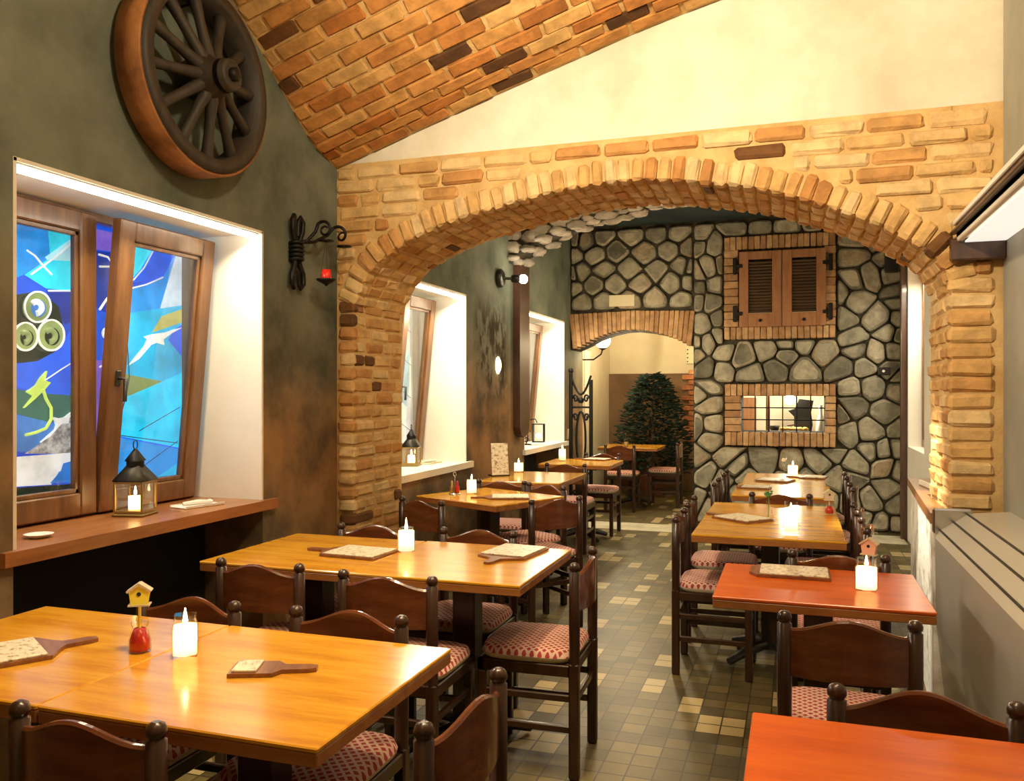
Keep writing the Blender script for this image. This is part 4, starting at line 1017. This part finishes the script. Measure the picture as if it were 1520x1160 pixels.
def tray(x, y, z, label, mat, rot=0):
    t = thing('sill_tray', label, 'tray', (x, y, z + .001), rot)
    b = MB(); b.box((-.06, -.11, 0), (.06, .11, .006), 0, .002); b.box((-.06, -.11, .006), (-.054, .11, .012)); b.box((.054, -.11, .006), (.06, .11, .012)); b.build('tray', mat, t)
    b = MB(); b.tube([(-.02, -.07, .016), (.0, 0, .019), (.02, .07, .016)], [.008, .012, .007], 8); b.ball((.01, .06, .018), .011, 8); b.ball((-.01, -.02, .017), .010, 8); b.build('ornament', M['napkin'], t)
tray(-2.70, 3.33, .955, 'white tray with pale trinkets at the right end of the blue window sill', M['napkin'], -.2)
tray(-2.76, 6.16, .93, 'small tray beside the lantern on the middle window sill', M['card'])
b = MB(); b.lathe([(.03, 0), (.05, .012), (.052, .014), (.045, .012), (.02, .006)], n=18)
o = b.build('saucer', M['napkin'], loc=(-2.68, 2.42, .956)); tag(o, 'white saucer at the near left end of the blue window sill', 'saucer')
t = thing('candle_holder', 'scrolled iron candle holder with hanging square lantern on the farthest window sill', 'candle holder', (-2.76, 8.70, .926), -1.45)
b = MB(); b.lathe([(.06, 0), (.06, .008), (.015, .015)], n=14); b.tube([(0, 0, .01), (0, .02, .1), (0, -.03, .18), (0, .03, .27), (0, .1, .28), (0, .12, .24)], .006, 6)
b.tube([(0, .03 * math.cos(a * .4) * (1 - a * .03), .05 + .03 * math.sin(a * .4) * (1 - a * .03)) for a in range(20)], .005, 5); b.build('stand', M['iron'], t)
b = MB(); b.lathe([(.02, .12), (.021, .125), (.021, .26), (.003, .262)], (0, -.06, 0), 10); b.build('candle', M['lit_wax'], t)
b = MB()
for y0, z0, y1, z1 in ((.07, .04, .08, .22), (.19, .04, .20, .22), (.07, .03, .20, .04), (.07, .22, .20, .23)): b.box((-.05, y0, z0), (.05, y1, z1), 0, .002)
b.build('lantern_frame', M['iron'], t)
b = MB(); b.ball((0, .135, .10), .03, 10); b.build('light', M['wall_light'], t)
def ledge_tray():
    t = thing('candle_tray', 'white dish with a burning tealight on the ledge at the right brick pier', 'tray', (.80, 5.40, .949), .1)
    b = MB(); b.box((-.09, -.13, 0), (.09, .13, .01), 0, .003); b.box((-.09, -.13, .01), (-.08, .13, .03)); b.box((.08, -.13, .01), (.09, .13, .03)); b.build('dish', M['napkin'], t)
    b = MB(); b.lathe([(.022, .010), (.022, .04), (.004, .04)], n=12); b.build('tealight', M['lit_wax'], t)
    b = MB(); b.lathe([(.002, .044), (.007, .055), (.001, .085)], n=8); b.build('flame', M['flame'], t)
    CANDLES.append((.80, 5.40, 1.02))
ledge_tray()
b = MB(); b.ball((0, 0, .035), .05, 12, 0, (1, 1.3, .7), .1); o = b.build('pebble', M['stone_white'], loc=(.76, 5.10, .949)); tag(o, 'smooth pebble on the ledge below the right brick pier', 'stone')

# ================================================================== ON THE LEFT WALL
t = thing('cart_wheel', 'old wooden cart wheel hung on the left wall above the blue window', 'wheel', (WX + .012, 3.04, 2.86))
def ringx(b, r0, r1, x0, x1, n=56, mi=0):
    rings = []
    for r, x in ((r0, x0), (r1, x0), (r1, x1), (r0, x1), (r0, x0)): rings.append([(x, r * math.cos(2 * PI * i / n), r * math.sin(2 * PI * i / n)) for i in range(n)])
    b.loft(rings, mi, True, False)
b = MB(); ringx(b, .345, .402, .02, .145); b.build('rim', M['wheel_wood'], t)
b = MB(); ringx(b, .403, .418, .015, .135); b.build('iron_tyre', M['rim_orange'], t)
for k in range(12):
    a = 2 * PI * k / 12 + .12; b = MB(); pts = []; rr = []
    for i in range(6):
        u = i / 5; q = .08 + u * .27; pts.append((.14 - .055 * u, q * math.cos(a), q * math.sin(a))); rr.append(.030 - .008 * math.sin(u * PI))
    b.tube(pts, rr, 8); b.build('spoke', M['wheel_wood'], t)
b = MB(); T = Matrix.Rotation(PI / 2, 4, 'Y'); b.lathe([(.06, .005), (.085, .04), (.10, .10), (.095, .16), (.07, .19), (.068, .25), (.055, .26), (.05, .255)], n=20, T=T); b.build('hub', M['wheel_wood'], t)
b = MB(); b.lathe([(.072, .205), (.072, .225)], n=20, T=T); b.lathe([(.03, .25), (.03, .275), (.012, .28)], n=10, T=T); b.build('axle_cap', M['iron'], t)
b = MB(); b.tube([(-.012, 0, .33), (.06, 0, .34), (.07, 0, .36)], .006, 6); b.build('hook', M['iron'], t)

t = thing('wall_sconce', 'black iron sconce with rope-like bracket, scroll arms and a hanging red candle', 'wall light', (WX, 3.89, 2.05))
b = MB()
for sy in (-1, 1):
    b.tube([(.03, sy * .012, .19), (.035, sy * .02, .25), (.04, sy * .045, .31), (.04, sy * .05, .36), (.035, sy * .03, .385), (.03, sy * .018, .36), (.03, sy * .012, .28)], .014, 8)
    b.tube([(.03, sy * .012, .19), (.035, sy * .022, .13), (.04, sy * .048, .08), (.04, sy * .052, .03), (.035, sy * .032, .005), (.03, sy * .018, .03), (.03, sy * .012, .1)], .015, 8)
for k in range(5): b.tube([(.03 + .034 * math.cos(a * .7), .034 * math.sin(a * .7), .155 + k * .022 + .004 * math.sin(a)) for a in range(9)], .011, 6, closed=True)
b.tube([(0, 0, .2), (.04, 0, .2)], .02, 8); b.build('bracket', M['iron'], t)
def scroll(y1, name):
    b = MB(); pts = [(.05, .0, .245), (.08, y1 * .3, .26), (.11, y1 * .6, .31)]
    for i in range(20):
        a = 2.4 - i * .42; q = .045 * (1 - i * .036); pts.append((.15 + q * math.cos(a), y1 * (.75 + .012 * i), .325 + q * math.sin(a)))
    b.tube(pts, [.009] * 3 + [.009 - .0002 * i for i in range(20)], 8); b.build('scroll_arm', M['iron'], t)
    b = MB(); b.lathe([(.006, .272), (.04, .268), (.042, .262), (.01, .258)], (.155, y1 * .95, 0), 14); b.build('drip_plate', M['iron'], t)
scroll(.10, 'a'); scroll(.30, 'b')
b = MB()
for k in range(3):
    a = k * 2.1; b.tube([(.155 + .004 * math.cos(a), .095 + .004 * math.sin(a), .26), (.155 + .036 * math.cos(a), .095 + .036 * math.sin(a), .06)], .0012, 4)
b.build('hanging_wire', M['iron'], t)
b = MB(); b.lathe([(.004, .02), (.012, .03), (.03, .038), (.052, .05), (.054, .058), (.03, .056)], (.155, .095, 0), 14); b.build('candle_dish', M['iron'], t)
b = MB(); b.lathe([(.026, .057), (.028, .06), (.027, .108), (.003, .109)], (.155, .095, 0), 14); b.build('red_candle', M['red_wax'], t)

b = MB(); b.prism([(7.62, 1.16), (7.66, 1.09), (7.77, 1.06), (7.88, 1.09), (7.92, 1.16), (7.92, 2.72), (7.62, 2.72)], WX + .002, WX + .07, 'x')
tag(b.build('wooden_plank', M['plank_wood']), 'long dark plank with rounded foot on the left wall between the two far windows', 'plank')
t = thing('wall_spotlight', 'small black spotlight with a lit bulb on the left wall, below the stone rib', 'spotlight', (WX, 7.2, 2.53))
b = MB(); T = Matrix.Rotation(PI / 2, 4, 'Y'); b.lathe([(.085, .001), (.085, .03), (.07, .045), (.02, .05)], n=18, T=T); b.build('mount', M['black_paint'], t)
b = MB(); b.tube([(.04, 0, 0), (.10, .05, 0)], .012, 8); b.lathe([(.02, .0), (.035, .01), (.04, .06), (.03, .075)], (.105, .055, 0), 12, T=Matrix.Rotation(.6, 4, 'Z') @ T); b.build('arm', M['black_paint'], t)
b = MB(); b.ball((.20, .12, 0), .042, 12); b.build('bulb', M['bulb'], t)
b = MB(); b.lathe([(.045, .001), (.05, .01), (.03, .028), (.003, .032)], n=14, T=Matrix.Scale(1.6, 4, (0, 0, 1)) @ T)
tag(b.build('wall_light', M['wall_light'], loc=(WX, 7.17, 1.74)), 'small oval wall light glowing amid the faded painted trees', 'wall light')

# ================================================================== STONE WALL FITTINGS
t = thing('window_shutters', 'closed brown wooden shutters framed in brick high on the stone wall', 'shutters', (-.135, SY0 - .05, 2.20))
def leaf(x0, x1):
    b = MB(); z0, z1 = .02, .86; w = .10
    for q in ((x0, x0 + w, z0, z1), (x1 - w, x1, z0, z1), (x0 + w, x1 - w, z0, z0 + .15), (x0 + w, x1 - w, z1 - .09, z1)): b.box((q[0], -.055, q[2]), (q[1], -.015, q[3]), 0, .005)
    l = b.build('shutter_leaf', M['shutter_wood'], t)
    b = MB(); z = z0 + .165
    while z < z1 - .10:
        T = Matrix.Translation(((x0 + x1) / 2, -.028, z)) @ Matrix.Rotation(-.6, 4, 'X'); b.box((-(x1 - x0) / 2 + w, -.018, -.004), ((x1 - x0) / 2 - w, .018, .004), 0, 0, T); z += .034
    b.build('louvre_panel', M['louvre'], l)
    b = MB(); b.box((x0 + w, -.045, z0 + .135), (x1 - w, -.04, z0 + .155)); b.build('bottom_slat', M['cushion_edge'], l)
    b = MB(); b.lathe([(.014, 0), (.018, .012), (.004, .02)], ((x0 + x1) / 2, -.055, z0 + .07), 10, T=Matrix.Rotation(PI / 2, 4, 'X')); b.build('knob', M['iron'], l)
leaf(-.455, -.003); leaf(.003, .455)
for sx in (-1, 1):
    for z in (.17, .70):
        b = MB(); x = sx * .50; b.box((x - .022, -.075, z - .09), (x + .022, -.03, z + .09), 0, .008); b.box((min(x, x - sx * .08), -.07, z - .02), (max(x, x - sx * .08), -.05, z + .02), 0, .004); b.build('hinge', M['iron'], t)
b = MB(); b.box((0, -.012, 0), (.30, 0, .135), 0, .003)
tag(b.build('wall_plaque', M['card'], loc=(-2.07, SY0 - .055, 2.50)), 'small blank pale plaque on the stones above the doorway arch', 'plaque')
t = thing('hatch_grille', 'black iron bar grille in the brick-framed kitchen hatch', 'grille', (KX0, SY0 + .12, KZ0))
for k in range(1, 6):
    b = MB(); x = (KX1 - KX0) * k / 6; b.tube([(x, 0, 0), (x, 0, KZ1 - KZ0)], .0065, 6); b.build('upright_bar', M['iron'], t)
for k in range(1, 3):
    b = MB(); z = (KZ1 - KZ0) * k / 3; b.tube([(0, .009, z), (KX1 - KX0, .009, z)], .0065, 6); b.build('cross_bar', M['iron'], t)
# kitchen seen through the hatch
b = MB(); b.box((-.98, 10.75, .93), (1.06, 11.5, .99), 0, .004); b.box((-.98, 10.8, 0), (1.06, 11.45, .93))
tag(b.build('kitchen_counter', M['steel']), 'steel worktop in the bright kitchen behind the hatch', 'worktop')
t = thing('cupboard_door', 'brown wooden door standing in the kitchen, seen at the left of the hatch', 'door', (-.66, 11.94, 0))
b = MB(); b.box((-.14, 0, 0), (.16, .05, 1.42), 0, .005); b.build('door_leaf', M['shutter_wood'], t); b = MB(); b.ball((.12, -.02, .95), .02, 8); b.build('knob', M['brass'], t)
b = MB(); b.box((-.35, 11.15, .991), (-.30, 11.2, 3.29), 0, .004); tag(b.build('kitchen_post', M['plank_wood']), 'dark upright post in the kitchen, left of the lamp in the hatch', 'post')
t = thing('pendant_lamp', 'bright kitchen lamp blazing at the top of the hatch', 'lamp', (-.06, 11.25, 1.40))
b = MB(); b.ball((0, 0, 0), .065, 14); b.build('bulb', M['bulb'], t); b = MB(); b.tube([(0, 0, .06), (0, 0, 1.89)], .006, 6); b.lathe([(.03, .05), (.03, .09), (.01, .1)], n=10); b.build('cord', M['iron'], t)
t = thing('coffee_machine', 'large dark machine on the kitchen worktop, right of the lamp', 'machine', (.09, 11.2, .991))
b = MB(); b.prism([(-.10, 0), (.10, 0), (.12, .1), (.10, .25), (.13, .40), (-.04, .42), (-.09, .3), (-.17, .27), (-.10, .2)], -.12, .12, 'y'); b.build('body', M['black_paint'], t)
b = MB(); b.tube([(-.10, -.13, .1), (-.18, -.16, .09)], .012, 8); b.build('handle', M['plank_wood'], t)
b = MB(); b.lathe([(.055, 0), (.06, .02), (.052, .15), (.022, .23), (.02, .31), (.026, .34), (.024, .345)], n=16)
tag(b.build('carafe', M['chrome_bottle'], loc=(.30, 11.0, .991)), 'white bottle-shaped carafe at the right of the kitchen hatch', 'bottle')
t = thing('bread_basket', 'tray of yellow loaves on the kitchen worktop inside the hatch', 'tray', (-.03, 10.9, .991))
b = MB(); b.box((-.16, -.09, 0), (.2, .09, .02), 0, .006); b.build('tray', M['plank_wood'], t)
for k in range(5):
    b = MB(); b.ball((-.11 + .065 * k, 0, .05), .038, 10, 0, (1, 1.4, .8), .08); b.build('loaf', M['bread'], t)
b = MB(); b.lathe([(.02, 0), (.05, .04), (.06, .09), (.055, .09), (.02, .01)], n=14)
tag(b.build('mixing_bowl', M['cast_iron'], loc=(-.24, 10.95, .991)), 'dark round pot left of the loaves in the kitchen', 'pot')

# ================================================================== DOORWAY AND PASSAGE
t = thing('iron_gate', 'black wrought iron gate leaf folded back in the stone doorway', 'gate', (-2.50, 9.62, 0), math.radians(-12))
b = MB(); H_ = 1.72
b.tube([(0, 0, .02), (0, 0, H_)], .024, 8); b.ball((0, 0, H_ + .03), .034, 8); b.build('hinge_post', M['iron'], t)
b = MB(); b.tube([(.26, 0, .02), (.26, 0, H_ - .08)], .024, 8); b.build('latch_post', M['iron'], t)
b = MB(); b.tube([(0, 0, .05), (.26, 0, .05)], .012, 6); b.tube([(0, 0, .55), (.26, 0, .55)], .012, 6); b.tube([(0, 0, 1.32), (.26, 0, 1.32)], .012, 6)
b.tube([(.26 * i / 10, 0, H_ - .03 - .22 * math.sin(PI * i / 10)) for i in range(11)], .014, 6)
b.build('rail', M['iron'], t)
b = MB()
b.tube([(.13 + .06 * math.cos(a * .3), 0, .94 + .33 * math.sin(a * .3)) for a in range(21)], .014, 6, closed=True)
for sx in (-1, 1):
    for zc in (.68, 1.2, 1.42, .3): b.tube([(.13 + sx * (.07 + .035 * (1 - i * .05) * math.cos(i * .5)), 0, zc + .05 * (1 - i * .05) * math.sin(i * .5)) for i in range(16)], .012, 6)
for k in range(1, 4): b.tube([(.26 * k / 4, 0, .05), (.26 * k / 4, 0, .55)], .008, 6)
b.ball((.13, 0, 1.40), .04, 8); b.build('scrollwork', M['iron'], t)
t = thing('bracket_lamp', 'round globe lamp on a scroll bracket under the doorway arch', 'wall light', (-2.75, 10.75, 2.05))
b = MB(); b.box((0, -.05, -.09), (.015, .05, .07), 0, .004); b.tube([(.01, 0, -.06), (.12, 0, -.13), (.26, 0, -.13), (.36, 0, -.06), (.38, 0, .0)], .010, 8); b.lathe([(.01, -.03), (.05, -.01), (.055, 0)], (.38, 0, .02), 12); b.build('bracket', M['iron'], t)
b = MB(); b.ball((.38, 0, .12), .105, 16); b.build('globe', M['globe'], t)
t = thing('fir_tree', 'dark bushy fir tree standing in the passage corner', 'tree', (-1.95, 12.2, 0))
b = MB(); b.lathe([(.15, 0), (.2, .3), (.21, .32), (.18, .3), (.03, .28)], n=16); b.build('pot', M['pot'], t)
b = MB(); b.tube([(0, 0, .25), (0, 0, 1.6)], [.03, .012], 8); b.build('trunk', M['plank_wood'], t)
b = MB()
for k in range(2600):
    u = R.random(); z = .35 + 1.4 * u; rad = (.60 * (1 - u) ** .5 + .02) * math.sqrt(R.random()); a = R.uniform(0, 2 * PI)
    p = Vector((rad * math.cos(a), rad * math.sin(a), z)); d = Vector((math.cos(a), math.sin(a), R.uniform(-.3, .5))).normalized() * R.uniform(.06, .13); q = d.cross(Z3).normalized() * R.uniform(.012, .022)
    b.add([p - q, p + q, p + d * .6 + q * .7 + Vector((0, 0, .012)), p + d, p + d * .6 - q * .7 - Vector((0, 0, .012))], [(0, 1, 2, 3, 4)])
b.build('foliage', M['tree_dark'], t)
t = thing('notice_board', 'pale notice board with dark studs high on the passage wall', 'sign', (-1.40, 13.0, 2.05))
b = MB(); b.box((-.17, -.03, -.12), (.17, 0, .12), 0, .004); b.build('panel', M['card'], t)
b = MB()
for k in range(4): b.ball((-.145, -.032, -.09 + k * .06), .012, 6); b.ball((.08, -.032, -.08 + k * .055), .011, 6)
b.build('stud', M['black_paint'], t)
b = MB(); b.box((0, -.02, 0), (.012, .3, .95)); b.box((.0, .0, .03), (.016, .28, .92), 1)
tag(b.build('wall_panel', [M['cushion_edge'], M['white_paint']], loc=(-2.748, 11.3, 1.15)), 'tall white panel on the bright passage wall beneath the globe lamp', 'panel')
b = MB(); b.lathe([(.05, 0), (.06, .02), (.02, .09), (.003, .1)], n=12, T=Matrix.Rotation(PI / 2, 4, 'X'))
tag(b.build('uplighter', M['wall_light'], loc=(-1.38, 12.88, 1.78)), 'small glowing wall light on the red brick patch in the passage', 'wall light')
b = MB(); b.box((-.03, -.15, 0), (.03, .15, .5), 0, .004)
tag(b.build('wall_speaker', M['black_paint'], loc=(-1.9, 12.5, 2.35)), 'dark box hanging in the passage below the ceiling', 'speaker')
b = MB(); b.tube([(-1.9, 12.5, 2.86), (-1.9, 12.5, 3.3)], .01, 6)
hg = b.build('hanger', M['black_paint']); hg.parent = bpy.data.objects['wall_speaker']; hg.matrix_parent_inverse = Matrix.Translation((1.9, -12.5, -2.35))

b = MB(); b.box((0, -.04, -.06), (.012, .04, .06), 0, .004); b.box((.012, -.015, -.03), (.018, .015, .03), 0, .003)
tag(b.build('light_switch', M['card'], loc=(WX, 9.66, 1.0)), 'small pale light switch on the left wall just before the stone doorway', 'switch')
b = MB(); b.box((-.07, -.10, 0), (.07, 0, .22), 0, .008)
tag(b.build('corner_speaker', M['black_paint'], loc=(.97, SY0 - .03, 2.76)), 'small black speaker high in the right corner of the stone wall', 'speaker')
b = MB(); b.box((-.06, -.05, -.04), (.06, 0, .04), 0, .006); b.lathe([(.014, .05), (.014, .056)], (-.01, 0, 0), 10, 1, T=Matrix.Rotation(PI / 2, 4, 'X'))
tag(b.build('wall_sensor', [M['black_paint'], M['napkin']], loc=(.90, SY0 - .03, 1.72)), 'little black sensor box on the stones right of the kitchen hatch', 'sensor')

# ================================================================== RIGHT SIDE
t = thing('wall_convector', 'grey metal convector with sloping panelled top along the right wall', 'heater', (RX, 3.1, 0))
P = [(-.001, 0), (-.001, .97), (-.17, .955), (-.285, .875), (-.30, .84), (-.295, .45), (-.26, .12), (-.26, 0)]
b = MB(); b.prism([(p[0], p[1]) for p in P], -1.12, 1.12, 'y'); b.build('casing', M['convector'], t)
b = MB()
for u in (.02, .5, .98):
    x = -.17 - .115 * u; z = .955 - .08 * u + .002; b.box((x - .003, -1.12, z - .004), (x + .003, 1.12, z + .003))
b.build('panel_seam', M['convector_dark'], t)
b = MB(); b.box((-.31, 1.10, .86), (-.15, 1.135, .975), 0, .008); b.build('end_cap', M['steel'], t)
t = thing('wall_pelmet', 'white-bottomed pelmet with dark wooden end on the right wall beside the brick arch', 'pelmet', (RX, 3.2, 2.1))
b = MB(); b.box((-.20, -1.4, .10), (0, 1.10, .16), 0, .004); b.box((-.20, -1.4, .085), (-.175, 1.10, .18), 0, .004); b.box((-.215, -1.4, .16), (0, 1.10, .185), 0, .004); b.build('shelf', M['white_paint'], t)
b = MB(); b.box((-.17, -1.39, .078), (-.005, 1.07, .0845)); b.build('glow_panel', flat('pelmet_glow', (.85, .83, .76), .5, 0, .75), t)  # glowing panel added to brighten the underside of the pelmet
b = MB(); b.box((-.225, 1.08, 0), (0, 1.13, .10), 0, .006); b.box((-.225, -1.4, .12), (-.2, 1.12, .135), 0, .003); b.build('wooden_end', M['plank_wood'], t)

# ================================================================== LIGHT
for k, (x, y, z) in enumerate(CANDLES): light('candle_light', 'POINT', (x, y, z), .6, (1, .66, .32), .012)
for (y0, y1, z0, z1), e in zip(WIN, (16, 24, 26)):
    light('window_strip_light', 'AREA', (WX - .06, (y0 + y1) / 2, z1 - .05), e, (1, .86, .62), .05, (0, math.radians(-22), 0), sy=(y1 - y0) * .94)
light('front_room_light', 'POINT', (-.2, 1.9, 3.5), 95, (1, .8, .52), .12)
light('wall_wash', 'SPOT', (-.9, 1.6, 3.1), 330, (1, .83, .56), .1, Vector((-.45, 4.35, 3.0)), math.radians(105), blend=1)  # added spot that brightens the end wall, fitting unseen
light('aisle_spot', 'SPOT', (-1.0, 6.3, 3.3), 110, (1, .78, .46), .06, Vector((-1.0, 5.1, 0)), math.radians(56))  # added spot to lift the aisle floor
light('front_room_light', 'POINT', (-.9, .2, 3.1), 14, (1, .7, .38), .15)  # added fill behind the camera, not a lamp of the room
light('table_spot', 'SPOT', (-1.0, 1.6, 3.3), 190, (1, .76, .42), .06, Vector((-1.3, 1.85, 0)), math.radians(62))  # this and the next two: spots added to brighten the tables
light('table_spot', 'SPOT', (-.9, 2.9, 3.3), 130, (1, .76, .42), .06, Vector((-1.4, 3.3, 0)), math.radians(58))
light('table_spot', 'SPOT', (.3, 2.6, 3.2), 60, (1, .72, .4), .06, Vector((.2, 2.6, 0)), math.radians(70))
light('ledge_spot', 'SPOT', (.02, 4.75, 2.3), 260, (1, .9, .7), .05, Vector((.66, 4.85, .62)), math.radians(34))  # added spot that whitens the plinth below the ledge
light('far_room_fill', 'POINT', (-1.3, 6.4, 2.95), 26, (1, .74, .42), .1)  # added light for the far room, no lamp hangs there
light('stone_wall_fill', 'POINT', (-1.5, 8.6, 2.1), 34, (1, .78, .48), .08)  # added light that warms the left of the stones, no lamp there
light('wall_spot_lamp', 'POINT', (-2.30, 7.33, 2.53), 6, (1, .85, .6), .04)
light('globe_lamp_light', 'POINT', (-2.2, 10.75, 2.17), 50, (1, .82, .52), .11)
light('passage_lamp', 'POINT', (-1.7, 11.6, 3.05), 34, (1, .84, .55), .1)
light('kitchen_lamp', 'POINT', (-.06, 11.05, 1.55), 60, (1, .85, .6), .08)
light('recess_lamp', 'AREA', (1.2, 8.75, 2.6), 30, (1, .88, .66), .2, (0, 0, 0))
wd = bpy.data.worlds.new('World'); SC.world = wd; wd.use_nodes = True
wd.node_tree.nodes['Background'].inputs[0].default_value = (.02, .018, .015, 1); wd.node_tree.nodes['Background'].inputs[1].default_value = .3

# ================================================================== CAMERA
cam = bpy.data.cameras.new('Camera'); cam.sensor_width = 36; cam.lens = 1250 / 1520 * 36; cam.shift_y = 2 / 1520; cam.clip_start = .02
co = bpy.data.objects.new('Camera', cam); COL.objects.link(co); co.location = (0, 0, 1.5); co.rotation_euler = (PI / 2, 0, math.atan(420 / 1250)); SC.camera = co
SC.view_settings.view_transform = 'Standard'; SC.view_settings.look = 'None'; SC.view_settings.gamma = 1; SC.view_settings.use_curve_mapping = False
SC.view_settings.exposure = .3
SC.cycles.max_bounces = 7; SC.cycles.diffuse_bounces = 4; SC.cycles.transparent_max_bounces = 16; SC.cycles.sample_clamp_indirect = 6
SC.cycles.caustics_reflective = False; SC.cycles.caustics_refractive = False
SC.cycles.use_denoising = True
